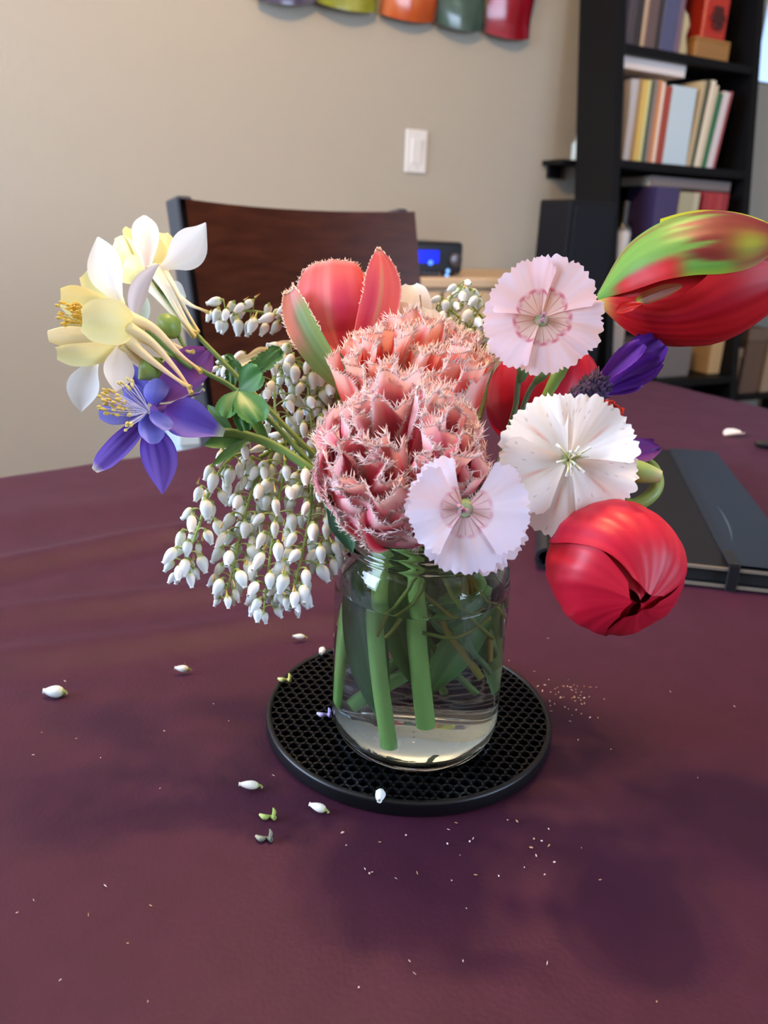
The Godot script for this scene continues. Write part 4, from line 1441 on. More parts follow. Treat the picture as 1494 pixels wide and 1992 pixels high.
func raceme(th: Node3D, path: Array, count: int, spread: float, hang := 0.7, big := 1.0, from := 0.08) -> void:
	var mb := MB.new()
	mb.tube(path, [0.0009, 0.0007, 0.0004], 7, [rgb(132, 148, 76), rgb(160, 176, 96)], path.size() * 6)
	var places := []
	for k in count:
		var t := from + (1.0 - from) * (k + rng.randf() * 0.6) / count
		var p := MB.curve(path, t)
		var tg := (MB.curve(path, minf(t + 0.02, 1.0)) - MB.curve(path, t - 0.02)).normalized()
		var x := tg.cross(to_eye(p)).normalized()
		var y := tg.cross(x)
		var a := k * 2.4 + rng.randf_range(-0.4, 0.4)
		var out := x * cos(a) + y * sin(a)
		var taper := 1.0 - 0.45 * smoothstep(0.7, 1.0, t)
		var e := p + out * spread * taper * rng.randf_range(0.7, 1.2) + UP * 0.001
		var d := (Vector3.DOWN * hang + out * 0.5 + tg * 0.35 + Vector3(rng.randf_range(-1, 1), rng.randf_range(-1, 1), rng.randf_range(-1, 1)) * 0.42).normalized()
		mb.tube([p, (p + e) * 0.5 + UP * 0.0008, e], [0.0003, 0.00035, 0.0006], 5, [rgb(150, 166, 86), rgb(168, 176, 110)], 5, false)
		places.append([e, d, big * rng.randf_range(0.85, 1.15) * (1.0 - 0.3 * smoothstep(0.75, 1.0, t))])
		if rng.randf() < 0.3:         # a small unopened bud or a dry scale
			var q := e + out * 0.002 + Vector3(rng.randf_range(-1, 1), rng.randf_range(-1, 1), rng.randf_range(-1, 1)) * 0.0015
			mb.spike(q, -d * 0.004, 0.0008, rgb(170, 176, 110), rgb(176, 110, 60))
	var o := part("raceme", mb, vc("stem", 0.5, 0.4), th)
	var k2 := 0
	for q in places:
		var dn: Vector3 = q[1]
		var yb := -dn
		var xb := yb.cross(Vector3(0.3, 0.2, 0.9)).normalized()
		var b := MeshInstance3D.new()
		b.name = "bell"
		b.mesh = bell_mesh[[0, 2, 0, 1, 0, 2, 0, 3][(k2 * 5 + int(rng.randf() * 3)) % 8]]
		b.transform = Transform3D(Basis(xb, yb, xb.cross(yb)) * float(q[2]), (q[0] as Vector3) - th.position)
		o.add_child(b, true)
		k2 += 1

# ---- columbine pieces
func spur(mb: MB, l: Array, r0: float, cols: Array) -> void:
	mb.tube(px_path(l), [r0, r0 * 0.55, r0 * 0.3, r0 * 0.22, r0 * 0.32], 9, cols, 22)

func anthers(mb: MB, from: Vector3, to: Vector3, spread: float, count: int, fil: Color, tip: Color) -> void:
	for k in count:
		var e := to + Vector3(rng.randf_range(-1, 1), rng.randf_range(-1, 1), rng.randf_range(-1, 1)) * spread
		var mid := (from + e) * 0.5 + Vector3(rng.randf_range(-1, 1), rng.randf_range(-1, 1), rng.randf_range(-1, 1)) * spread * 0.2
		mb.tube([from, mid, e], [0.00025, 0.0002, 0.0002], 5, [fil], 5, false)
		var d := (e - mid).normalized() * 0.0021
		mb.tube([e - d * 0.2, e + d * 0.5, e + d], [0.0002, 0.00075, 0.0002], 6, [tip, tip.lightened(0.2)], 4)

# ---------------------------------------------------------------- the bouquet
func cream(u: float, t: float, a: Color, b: Color, s: float) -> Color:
	return a.lerp(b, clampf(0.5 + streak(u, t, 10.0, s) * 0.9, 0, 1))

func make_flowers() -> void:
	columbines()
	tulips()
	pinks()
	lavender()
	bells()
	foliage()

func columbines() -> void:
	var petal_m := vc("thin_petal", 0.5, 0.35, 0.55)
	var ivory := func(u: float, t: float) -> Color: return cream(u, t, rgb(236, 237, 232), rgb(226, 225, 214), 3.0).lerp(rgb(244, 232, 204), smoothstep(0.3, 0.0, t)).lerp(rgb(226, 214, 216), 0.45 * exp(-u * u * 30.0) * smoothstep(1.0, 0.2, t))
	var lemon := func(u: float, t: float) -> Color: return cream(u, t, rgb(240, 233, 158), rgb(242, 239, 190), 4.0).lerp(rgb(244, 226, 140), smoothstep(0.55, 0.0, t) * 0.7)
	var peach := [rgb(246, 232, 170), rgb(244, 224, 178), rgb(240, 212, 172), rgb(226, 190, 140), rgb(196, 170, 90)]
	var sep := [0.22, 0.55, 0.92, 1.0, 0.85, 0.48, 0.04]
	var cupp := [0.35, 0.7, 0.92, 1.02, 1.04, 0.94, 0.55]
	# --- front pale yellow one
	var path := px_path([[285, 640, 0.37], [340, 690, 0.372], [400, 725, 0.372], [455, 756, 0.37], [540, 832, 0.366], [640, 940, 0.362], [745, 1035, 0.364]]) + [j(0.004, 0.06, 0.008), j(0.022, 0.03, 0.004)]
	var th := thing("columbine", "pale yellow columbine at the far left with long spurs and yellow stamens", "flower", path[-1])
	var P := func(called: String, a: Array, z: Array, w: float, lean: Vector3, o: Dictionary, m: Material = petal_m) -> void:
		var mb := MB.new()
		px_petal(mb, a, z, w, lean, o)
		part(called, mb, m, th)
	P.call("sepal", [234, 588, 0.365], [190, 461, 0.372], 76, Vector3(-0.4, 0, 0), {"prof": sep, "bend": 0.05, "cup": 0.5, "col": ivory})
	P.call("sepal", [262, 630, 0.372], [309, 514, 0.375], 44, Vector3(0.9, 0.4, 0), {"prof": [0.3, 0.6, 0.95, 1.0, 0.8, 0.5, 0.05], "bend": -0.06, "side": -0.14, "cup": 0.9, "col": func(u: float, t: float) -> Color: return cream(u, t, rgb(226, 216, 216), rgb(206, 192, 190), 3.0)})
	P.call("sepal", [196, 688, 0.352], [158, 801, 0.352], 64, Vector3(-0.3, 0.2, 0), {"prof": [0.12, 0.3, 0.6, 0.95, 1.0, 0.65, 0.04], "bend": 0.06, "side": 0.06, "cup": 0.5, "col": ivory})
	P.call("sepal", [232, 672, 0.35], [226, 762, 0.348], 60, Vector3(0.3, 0, 0), {"prof": [0.2, 0.45, 0.8, 1.0, 0.95, 0.6, 0.04], "bend": 0.05, "cup": 0.4, "col": func(u: float, t: float) -> Color: return cream(u, t, rgb(250, 238, 220), rgb(242, 222, 200), 3.0)})
	P.call("cup_petal", [236, 612, 0.368], [118, 575, 0.366], 84, Vector3(-0.3, -0.5, 0), {"prof": cupp, "bend": -0.08, "cup": 0.8, "col": lemon})
	P.call("cup_petal", [240, 600, 0.372], [166, 530, 0.376], 60, Vector3(-0.5, 0.3, 0), {"prof": cupp, "bend": -0.06, "cup": 0.7, "col": lemon})
	P.call("cup_petal", [225, 660, 0.362], [92, 648, 0.352], 66, Vector3(-0.2, -0.9, 0), {"prof": cupp, "bend": -0.1, "cup": 1.0, "col": func(u: float, t: float) -> Color: return cream(u, t, rgb(250, 246, 214), rgb(244, 236, 190), 2.0).lerp(rgb(238, 216, 140), 0.5 * exp(-pow((absf(u) - 0.9) / 0.2, 2.0)))})
	P.call("cup_petal", [240, 668, 0.352], [110, 684, 0.342], 58, Vector3(0, -0.6, 0), {"prof": cupp, "bend": 0.08, "cup": 0.9, "col": lemon})
	P.call("cup_petal", [254, 634, 0.35], [160, 624, 0.338], 92, Vector3(0.1, 0.1, 0), {"prof": [0.4, 0.75, 1.0, 1.08, 1.05, 0.92, 0.5], "bend": 0.16, "cup": 0.9, "col": lemon})
	for s in [[[248, 618, 0.36], [300, 640, 0.362], [350, 690, 0.362], [378, 712, 0.36], [391, 724, 0.358]], [[248, 640, 0.35], [296, 668, 0.352], [340, 716, 0.352], [362, 746, 0.35], [373, 766, 0.348]],
			[[238, 650, 0.35], [280, 690, 0.35], [322, 722, 0.35], [350, 742, 0.348], [371, 754, 0.346]], [[240, 672, 0.352], [270, 700, 0.354], [312, 718, 0.354], [340, 735, 0.352], [362, 750, 0.35]], [[252, 628, 0.372], [300, 650, 0.376], [340, 672, 0.376], [366, 684, 0.374], [376, 684, 0.372]]]:
		var mb := MB.new()
		spur(mb, s, 0.0036, peach)
		part("spur", mb, vc("spur", 0.5, 0.35, 0.3), th)
	var an := MB.new()
	anthers(an, at(226, 640, 0.36), at(143, 612, 0.345), 0.0046, 60, rgb(236, 222, 140), rgb(222, 178, 56))
	part("stamens", an, vc("stamen", 0.5), th)
	stem(th, path, 0.0011, 0.0014, rgb(86, 112, 58), rgb(110, 140, 70))
	# --- rear pale yellow one
	path = px_path([[292, 545, 0.40], [340, 600, 0.395], [384, 652, 0.388], [430, 700, 0.383], [500, 772, 0.378], [575, 850, 0.372], [640, 915, 0.37], [740, 1040, 0.37]]) + [j(0.0, 0.06, 0.0), j(0.01, 0.025, -0.01)]
	th = thing("columbine", "pale yellow columbine seen from behind, higher than the other yellow one", "flower", path[-1])
	P.call("sepal", [286, 520, 0.395], [281, 419, 0.408], 52, Vector3(0, 0, 0), {"prof": [0.3, 0.55, 0.85, 1.0, 1.0, 0.72, 0.1], "bend": 0.03, "cup": 0.5, "col": func(u: float, t: float) -> Color: return cream(u, t, rgb(246, 246, 248), rgb(232, 228, 232), 3.0).lerp(rgb(206, 190, 190), smoothstep(0.45, 0.0, t) * 0.8 * exp(-u * u * 2.0))})
	P.call("sepal", [312, 522, 0.392], [400, 433, 0.398], 80, Vector3(0.5, -0.2, 0), {"prof": [0.12, 0.4, 0.85, 1.0, 0.85, 0.42, 0.03], "bend": 0.05, "side": 0.05, "cup": 0.5, "col": ivory})
	P.call("sepal", [318, 560, 0.41], [362, 578, 0.415], 44, Vector3(0.2, 0.4, 0), {"prof": sep, "bend": 0.04, "cup": 0.4, "col": func(_u: float, t: float) -> Color: return rgb(232, 240, 240).lerp(rgb(214, 226, 224), t)})
	P.call("sepal", [276, 560, 0.41], [276, 640, 0.418], 38, Vector3(-0.3, 0, 0), {"prof": sep, "bend": 0.04, "cup": 0.4, "col": func(_u: float, t: float) -> Color: return rgb(228, 232, 206).lerp(rgb(210, 224, 200), t)})
	for q in [[[292, 545, 0.405], [216, 482, 0.415], 72, -0.2], [[290, 540, 0.41], [262, 446, 0.42], 66, 0.2], [[296, 540, 0.408], [310, 452, 0.42], 60, 0.3], [[284, 545, 0.4], [238, 520, 0.405], 62, -0.3], [[300, 545, 0.402], [322, 476, 0.412], 44, 0.4]]:
		P.call("cup_petal", q[0], q[1], q[2], Vector3(q[3], 0.3, 0), {"prof": cupp, "bend": 0.1, "cup": 0.8, "col": lemon})
	for s in [[[296, 520, 0.392], [320, 560, 0.39], [345, 605, 0.388], [365, 635, 0.386], [380, 656, 0.385]], [[300, 525, 0.4], [330, 566, 0.395], [356, 612, 0.39], [372, 640, 0.387], [384, 648, 0.386]], [[280, 545, 0.395], [306, 575, 0.392], [340, 615, 0.389], [362, 640, 0.387], [377, 657, 0.386]],
			[[310, 520, 0.405], [336, 556, 0.402], [360, 600, 0.396], [375, 626, 0.392], [386, 646, 0.39]], [[322, 556, 0.41], [345, 575, 0.408], [372, 594, 0.405], [392, 602, 0.402], [405, 608, 0.4]]]:
		var mb := MB.new()
		spur(mb, s, 0.0032, [rgb(250, 244, 206), rgb(250, 246, 222), rgb(248, 240, 206), rgb(240, 222, 170), rgb(216, 190, 110)])
		part("spur", mb, vc("spur", 0.5, 0.35, 0.3), th)
	stem(th, path, 0.0011, 0.0014, rgb(104, 124, 60), rgb(120, 142, 70))
	# --- violet one
	path = px_path([[436, 842, 0.362], [480, 848, 0.364], [530, 865, 0.364], [600, 910, 0.36], [680, 980, 0.358], [752, 1048, 0.362]]) + [j(-0.004, 0.07, 0.005), j(-0.012, 0.03, -0.004)]
	th = thing("columbine", "violet blue columbine with a spray of yellow stamens below the yellow one", "flower", path[-1])
	var viol := func(u: float, t: float) -> Color: return cream(u, t, rgb(112, 84, 186), rgb(138, 112, 214), 5.0).lerp(rgb(84, 40, 128), 0.6 * smoothstep(0.4, 0.0, t)).lerp(rgb(72, 40, 140), 0.5 * clampf(cos(u * 13.0), 0, 1) * smoothstep(0.9, 0.3, t))
	var blue := func(u: float, t: float) -> Color: return cream(u, t, rgb(134, 138, 220), rgb(156, 156, 232), 6.0).lerp(rgb(104, 100, 196), smoothstep(0.5, 0.0, t))
	var mauve := func(u: float, t: float) -> Color: return cream(u, t, rgb(112, 70, 140), rgb(134, 76, 144), 5.0)
	P.call("sepal", [320, 800, 0.358], [436, 843, 0.358], 86, Vector3(0, 0.3, 0), {"prof": [0.25, 0.75, 1.0, 0.95, 0.72, 0.42, 0.2], "bend": 0.07, "side": 0.02, "cup": 0.7, "col": func(u: float, t: float) -> Color: return cream(u, t, rgb(104, 84, 196), rgb(122, 110, 216), 5.0).lerp(rgb(96, 40, 124), smoothstep(0.35, 0.05, t) * 0.7).lerp(rgb(196, 214, 190), smoothstep(0.82, 0.96, t))})
	P.call("sepal", [292, 830, 0.356], [316, 961, 0.35], 72, Vector3(0.2, 0, 0), {"prof": [0.3, 0.7, 0.95, 1.0, 0.85, 0.5, 0.04], "bend": 0.05, "side": -0.03, "cup": 0.5, "col": viol})
	P.call("sepal", [278, 822, 0.356], [184, 916, 0.348], 50, Vector3(-0.2, 0.1, 0), {"prof": [0.5, 0.8, 0.95, 1.0, 0.95, 0.8, 0.3], "bend": -0.04, "cup": 0.8, "ridge": 0.006, "col": func(u: float, t: float) -> Color: return (viol.call(u, t) as Color).lerp(rgb(226, 228, 200), smoothstep(0.9, 0.98, t))})
	P.call("sepal", [282, 780, 0.362], [246, 708, 0.358], 62, Vector3(-0.3, -0.2, 0), {"prof": [0.5, 0.85, 1.0, 1.0, 0.9, 0.7, 0.3], "bend": -0.05, "cup": 0.8, "col": func(u: float, t: float) -> Color: return cream(u, t, rgb(96, 84, 196), rgb(126, 132, 226), 5.0)})
	P.call("sepal", [304, 768, 0.372], [406, 684, 0.378], 84, Vector3(-0.1, 0.3, 0), {"prof": [0.5, 0.8, 0.95, 1.0, 0.95, 0.8, 0.3], "bend": 0.03, "side": 0.03, "cup": 0.5, "ruf": 0.03, "col": mauve})
	for q in [[[280, 800, 0.356], [192, 806, 0.346], 50, -0.3], [[288, 805, 0.352], [298, 864, 0.344], 54, 0.2], [[300, 800, 0.352], [322, 838, 0.345], 50, 0.6], [[296, 785, 0.356], [306, 736, 0.35], 54, 0.4], [[284, 790, 0.36], [246, 752, 0.356], 44, -0.2]]:
		P.call("cup_petal", q[0], q[1], q[2], Vector3(q[3], 0, 0), {"prof": cupp, "bend": -0.1, "cup": 0.9, "col": blue})
	for s in [[[298, 780, 0.366], [330, 755, 0.374], [360, 745, 0.38], [385, 750, 0.382], [393, 746, 0.38]], [[300, 800, 0.366], [340, 790, 0.376], [370, 770, 0.38], [388, 765, 0.38], [396, 758, 0.378]]]:
		var mb := MB.new()
		spur(mb, s, 0.003, [rgb(110, 70, 150), rgb(116, 76, 150), rgb(120, 90, 160), rgb(150, 120, 190), rgb(210, 214, 200)])
		part("spur", mb, vc("spur", 0.5, 0.35, 0.3), th)
	an = MB.new()
	anthers(an, at(288, 800, 0.352), at(226, 784, 0.338), 0.0052, 46, rgb(206, 202, 226), rgb(214, 180, 72))
	anthers(an, at(290, 800, 0.352), at(248, 820, 0.338), 0.003, 10, rgb(206, 202, 226), rgb(222, 200, 110))
	anthers(an, at(290, 800, 0.352), at(250, 752, 0.34), 0.003, 8, rgb(206, 202, 226), rgb(222, 200, 110))
	part("stamens", an, vc("stamen", 0.5), th)
	stem(th, path, 0.0024, 0.0017, rgb(104, 136, 70), rgb(110, 146, 76))
	# --- the cream one hidden behind the tulips
	path = px_path([[806, 640, 0.425], [808, 760, 0.41], [815, 900, 0.4]]) + [j(0.0, 0.11, -0.02), j(0.004, 0.05, -0.02)]
	th = thing("cream_blossom", "cream white blossom half hidden behind the coral tulips", "flower", path[-1])
	var cw := func(u: float, t: float) -> Color: return cream(u, t, rgb(240, 226, 204), rgb(250, 244, 232), 3.0)
	P.call("petal", [806, 650, 0.42], [800, 555, 0.428], 82, Vector3(0, 0.2, 0), {"prof": [0.5, 0.85, 1.0, 1.0, 0.9, 0.72, 0.3], "bend": 0.08, "cup": 0.9, "col": cw})
	P.call("petal", [806, 655, 0.414], [768, 600, 0.412], 66, Vector3(-0.4, 0.4, 0), {"prof": cupp, "bend": 0.12, "cup": 0.9, "col": cw})
	P.call("petal", [808, 658, 0.41], [828, 600, 0.41], 70, Vector3(0.4, 0.5, 0), {"prof": cupp, "bend": 0.14, "cup": 0.9, "col": cw})
	P.call("petal", [806, 660, 0.408], [798, 618, 0.402], 74, Vector3(0, 0.7, 0), {"prof": cupp, "bend": 0.2, "cup": 1.0, "col": cw})
	var pis := MB.new()
	pis.tube(px_path([[822, 650, 0.402], [821, 612, 0.4], [817, 574, 0.402]]), [0.0004, 0.0003, 0.0003], 6, [rgb(120, 96, 70)])
	part("style", pis, vc("stamen", 0.5), th)
	stem(th, path, 0.0014, 0.0014, rgb(96, 120, 66), rgb(96, 120, 66))

func tulips() -> void:
	var tm := vc("tulip_petal", 0.45, 0.4, 0.4)
	# --- single coral one at upper left of the middle
	var base := at(668, 690, 0.415)
	var path: Array = [base] + px_path([[668, 760, 0.412], [690, 860, 0.405], [740, 980, 0.39]]) + [j(-0.016, 0.1, -0.012), j(-0.03, 0.05, 0.004), j(-0.0345, 0.018, 0.006)]
	var th := thing("tulip", "coral pink single tulip with a fringed rim and green outer petal", "flower", path[-1])
	var ax := (at(660, 545, 0.42) - base).normalized()
	var f := frame(base, ax, to_eye(base))
	var coral := func(u: float, t: float) -> Color:
		var c := cream(u, t, rgb(222, 84, 96), rgb(236, 112, 112), 7.0).lerp(rgb(206, 52, 92), 0.7 * exp(-pow((u + 0.35) / 0.3, 2.0)) * smoothstep(0.9, 0.3, t))
		c = c.lerp(rgb(246, 176, 160), 0.55 * exp(-pow((u - 0.05) / 0.1, 2.0))).lerp(rgb(238, 108, 92), smoothstep(0.6, 1.0, t) * 0.6)
		return c.lerp(rgb(250, 206, 186), smoothstep(0.93, 1.0, maxf(absf(u), t)) * 0.7)
	var rad := [0.006, 0.0215, 0.0265, 0.0275, 0.0272, 0.026, 0.0245]
	var fr := {"col": coral, "fringe": 70, "flen": 0.0024, "fcol": rgb(250, 214, 196), "point": 0.05, "hp": [0.4, 0.85, 1.0, 1.0, 1.0, 0.95, 0.8], "ffrom": 0.6}
	for q in [[PI, 0.8, 0.040, -0.001, 0.0], [PI * 0.6, 0.75, 0.039, 0.0, 0.0], [-PI * 0.62, 0.8, 0.041, 0.0, 0.0], [0.2, 0.72, 0.041, 0.001, 0.0]]:
		var d: Dictionary = fr.duplicate()
		d.off = q[3]
		var mb := MB.new()
		shell(mb, f, q[2], rad, q[0], q[1], d)
		part("petal", mb, tm, th)
	var mr := MB.new()         # the tall right petal
	px_petal(mr, [700, 684, 0.392], [736, 485, 0.4], 88, Vector3(0.35, 0, 0), {"prof": [0.6, 0.85, 1.0, 1.0, 0.95, 0.66, 0.12], "bend": 0.07, "cup": 0.75, "side": 0.06, "ridge": 0.003, "fringe": 60, "flen": 0.002, "fcol": rgb(250, 214, 196), "ffrom": 0.35, "nu": 18, "nv": 26, "col": func(u: float, t: float) -> Color: return (coral.call(u, t) as Color).lerp(rgb(196, 168, 96), 0.6 * exp(-pow((u - 0.1) / 0.06, 2.0)) * smoothstep(0.1, 0.5, t) * smoothstep(0.98, 0.7, t))})
	part("petal", mr, tm, th)
	var ml := MB.new()         # the green outer petal on the left, running down to the stem
	px_petal(ml, [676, 752, 0.386], [566, 566, 0.392], 74, Vector3(-0.5, 0, 0), {"prof": [0.5, 0.72, 0.9, 1.0, 1.0, 0.85, 0.45], "bend": 0.07, "side": -0.03, "cup": 0.9, "ridge": 0.003, "fringe": 70, "flen": 0.0028, "fcol": rgb(250, 220, 200), "ffrom": 0.5, "nu": 18, "nv": 26,
		"col": func(u: float, t: float) -> Color: return cream(u, t, rgb(104, 142, 76), rgb(142, 164, 96), 7.0).lerp(rgb(236, 150, 140), clampf(smoothstep(0.0, 0.6, -u) * smoothstep(0.3, 0.7, t) + smoothstep(0.72, 1.0, t), 0, 0.92)).lerp(rgb(156, 132, 66), 0.4 * smoothstep(0.4, 0.0, t))})
	part("outer_petal", ml, tm, th)
	stem(th, path, 0.0044, 0.004, rgb(120, 150, 84), rgb(170, 222, 122))
	# --- middle double fringed one
	base = at(798, 838, 0.385)
	var axis := (UP * 0.92 + to_eye(base) * 0.34 + Vector3(-0.03, 0, 0)).normalized()
	path = [base] + px_path([[812, 900, 0.385], [800, 990, 0.378]]) + [j(-0.019, 0.105, 0.013), j(-0.018, 0.06, 0.022), j(-0.011, 0.009, 0.024)]
	fringed("coral fringed double tulip behind, its deep coral cup showing at the front", base, axis, 0.030, 0.043, [[4, 1.0, 0.86, 0.94, 0.9], [5, 0.93, 0.98, 0.92, 0.7], [5, 0.78, 1.04, 0.9, 0.65], [5, 0.6, 1.08, 0.92, 0.62], [4, 0.4, 1.1, 1.0, 0.7], [3, 0.2, 1.08, 1.1, 0.8]],
		[rgb(238, 98, 88), rgb(250, 146, 130), rgb(216, 68, 58), rgb(255, 214, 200), 0.6, 0.0046, 0.68], path, 0.0042)
	# --- front double fringed one
	base = at(782, 950, 0.347)
	axis = (UP * 0.52 + to_eye(base) * 0.8 + Vector3(0.02, 0, 0)).normalized()
	path = [base, base - axis * 0.014 - UP * 0.004, j(-0.010, 0.112, 0.012), j(-0.004, 0.09, 0.0165), j(-0.001, 0.06, 0.018), j(0.004, 0.017, 0.014)]
	var ft := fringed("pink fringed double tulip at the front, resting on the jar's rim", base, axis, 0.0322, 0.041, [[5, 0.9, 0.44, 1.0, 0.8], [6, 1.0, 0.6, 1.0, 0.66], [6, 0.97, 0.76, 0.96, 0.62], [6, 0.86, 0.9, 0.92, 0.6], [5, 0.72, 1.0, 0.9, 0.62], [5, 0.55, 1.06, 0.92, 0.62], [4, 0.36, 1.08, 1.0, 0.7], [3, 0.18, 1.08, 1.1, 0.8]],
		[rgb(242, 104, 132), rgb(252, 164, 176), rgb(212, 46, 74), rgb(255, 218, 210), 0.5, 0.0052, 0.58], path, 0.0042)
	for q in [[[772, 1054, 0.326], [734, 976, 0.313], 118, 0.0], [[762, 1040, 0.330], [672, 1002, 0.322], 60, -0.5], [[790, 1050, 0.33], [800, 985, 0.32], 70, 0.3]]:
		var rp := MB.new()
		px_petal(rp, q[0], q[1], q[2], Vector3(q[3], -0.1, 0), {"prof": [0.4, 0.8, 1.0, 1.05, 1.0, 0.92, 0.7], "bend": 0.1, "cup": 0.9, "ridge": 0.004, "fringe": 90, "flen": 0.0042, "fcol": rgb(252, 222, 206), "ffrom": 0.3, "nu": 18, "nv": 22,
			"col": func(u: float, t: float) -> Color: return cream(u, t, rgb(196, 34, 54), rgb(216, 62, 78), 7.0).lerp(rgb(150, 130, 60), 0.6 * exp(-pow((u - 0.1) / 0.12, 2.0)) * smoothstep(0.4, 0.8, t)).lerp(rgb(248, 196, 184), smoothstep(0.72, 1.0, maxf(absf(u), t)) * 0.85)})
		part("outer_petal", rp, vc("fringed_petal", 0.5, 0.35, 0.6), ft)
	# --- parrot tulip at upper right
	base = at(1163, 584, 0.372)
	var tip := at(1532, 513, 0.35)
	f = frame(base, tip - base, to_eye(base))
	var H := base.distance_to(tip)
	path = [base + (base - tip).normalized() * 0.002] + px_path([[1128, 640, 0.378], [1080, 740, 0.385], [1010, 880, 0.385]]) + [j(0.02, 0.112, -0.006), j(0.015, 0.06, -0.008), j(-0.026, 0.02, 0.008)]
	th = thing("parrot_tulip", "large red parrot tulip bud splashed with green and yellow at upper right", "flower", path[-1])
	rad = [0.0015, 0.0185, 0.0262, 0.0285, 0.0272, 0.0215, 0.012]
	var red := func(u: float, t: float) -> Color: return cream(u, t, rgb(190, 26, 36), rgb(214, 46, 48), 6.0).lerp(rgb(160, 22, 52), 0.5 * exp(-pow((u - 0.4) / 0.2, 2.0))).lerp(rgb(214, 190, 96), smoothstep(0.12, 0.0, t))
	var upz := signf(f.basis.z.dot(UP))
	var flame := func(u0: float, t: float) -> Color:
		var u := u0 * upz
		var v := streak(u * 1.2 + 3.0, t * 3.0, 9.0, 2.0) * 1.6 + streak(u * 4.0, t * 2.0, 24.0, 4.0) * 0.35
		var c := rgb(92, 140, 56).lerp(rgb(124, 168, 80), 0.5 + v * 0.4)
		var m := smoothstep(0.36, 0.52, t + v * 0.3 + u * 0.10)
		c = c.lerp(rgb(118, 36, 36), m * 0.97)
		c = c.lerp(rgb(150, 160, 50), exp(-pow((t - 0.8) / 0.12, 2.0) - pow((u + 0.55) / 0.35, 2.0)) * 0.95)
		c = c.lerp(rgb(150, 60, 60), 0.75 * exp(-pow((u - 0.45 + t * 0.3) / 0.08, 2.0)) * smoothstep(0.6, 0.1, t))
		return c.lerp(rgb(206, 196, 40), smoothstep(0.9, 0.98, absf(u)) * smoothstep(0.3, 0.5, t) * (0.6 if u > 0 else 0.4)).lerp(rgb(206, 36, 34), smoothstep(0.5, 0.72, -u) * smoothstep(0.5, 0.36, t) * smoothstep(0.05, 0.15, t))
	# phi: 0 faces the viewer; the frame's z tells up from down
	var even := [1.0, 1.0, 0.95, 0.98, 1.06, 1.05, 0.8]
	for q in [[PI * 0.97, 0.95, red, -0.0012, 0.01, even], [upz * 0.92, 0.86, flame, 0.0012, 0.01, even], [upz * PI * 0.72, 0.8, flame, 0.0002, 0.01, even], [-upz * 0.70, 0.84, red, 0.0010, 0.012, [1.0, 0.72, 0.56, 0.74, 1.02, 1.05, 0.8]], [-upz * PI * 0.62, 0.95, red, 0.0, 0.012, even], [-upz * 0.1, 0.62, red, -0.0034, 0.012, even]]:
		var mb := MB.new()
		shell(mb, f, H, rad, q[0], q[1], {"col": q[2], "off": q[3], "ridge": q[4] * 0.7, "point": 0.1, "hp": q[5], "twist": 0.06, "ruf": 0.003, "nu": 34, "nv": 40})
		part("petal", mb, tm, th)
	var br := MB.new()
	px_petal(br, [1238, 588, 0.342], [1326, 556, 0.3295], 32, Vector3(0, 0.2, 0), {"prof": [0.4, 0.8, 1.0, 1.0, 0.95, 0.7, 0.3], "bend": 0.04, "cup": 1.0, "ridge": 0.01, "col": func(u: float, t: float) -> Color: return cream(u, t, rgb(96, 48, 32), rgb(124, 66, 40), 6.0).lerp(rgb(150, 160, 60), smoothstep(0.2, 0.05, t))})
	part("inner_petal", br, tm, th)
	for q in [[[1200, 604, 0.350], [1250, 592, 0.337], 24, rgb(214, 42, 34)]]:
		var mb := MB.new()
		var cc: Color = q[3]
		px_petal(mb, q[0], q[1], q[2], Vector3(0, 0.2, 0), {"prof": [0.3, 0.7, 1.0, 1.0, 0.9, 0.6, 0.25], "bend": 0.08, "cup": 0.8, "ruf": 0.04, "col": func(u: float, t: float) -> Color: return cream(u, t, cc, cc.darkened(0.15), 6.0)})
		part("inner_petal", mb, tm, th)
	var yl := MB.new()
	px_petal(yl, [1284, 430, 0.362], [1496, 436, 0.356], 40, Vector3(0, 0.25, 0), {"prof": [0.2, 0.7, 1.0, 1.0, 0.9, 0.6, 0.1], "bend": 0.05, "cup": 0.6, "ruf": 0.01, "col": func(u: float, t: float) -> Color: return cream(u, t, rgb(226, 212, 40), rgb(236, 226, 96), 6.0)})
	part("petal_edge", yl, tm, th)
	stem(th, path, 0.0034, 0.0032, rgb(124, 160, 66), rgb(140, 186, 110))
	# --- red bud low at the right
	base = at(1148, 1044, 0.338)
	tip = at(1244, 1170, 0.288)
	f = frame(base, tip - base, to_eye(base))
	H = base.distance_to(tip) * 1.02
	path = [base + (base - tip).normalized() * 0.002] + px_path([[1085, 965, 0.345], [1020, 945, 0.352], [940, 990, 0.358]]) + [j(0.024, 0.112, 0.006), j(0.028, 0.07, 0.004), j(0.026, 0.03, -0.01)]
	th = thing("tulip", "glossy crimson tulip bud drooping low beside the black folio", "flower", path[-1])
	rad = [0.004, 0.0185, 0.0243, 0.0257, 0.0246, 0.0188, 0.0034]
	var crimson := func(u: float, t: float) -> Color:
		var c := cream(u, t, rgb(184, 20, 46), rgb(208, 40, 60), 7.0)
		c = c.lerp(rgb(170, 30, 92), 0.6 * smoothstep(0.35, 0.95, -u) * smoothstep(1.0, 0.4, t)).lerp(rgb(168, 18, 40), 0.35 * clampf(cos(u * 15.0 + t * 3.0), 0, 1) * t)
		return c.lerp(rgb(214, 206, 170), smoothstep(0.16, 0.03, t))
	var k := 0
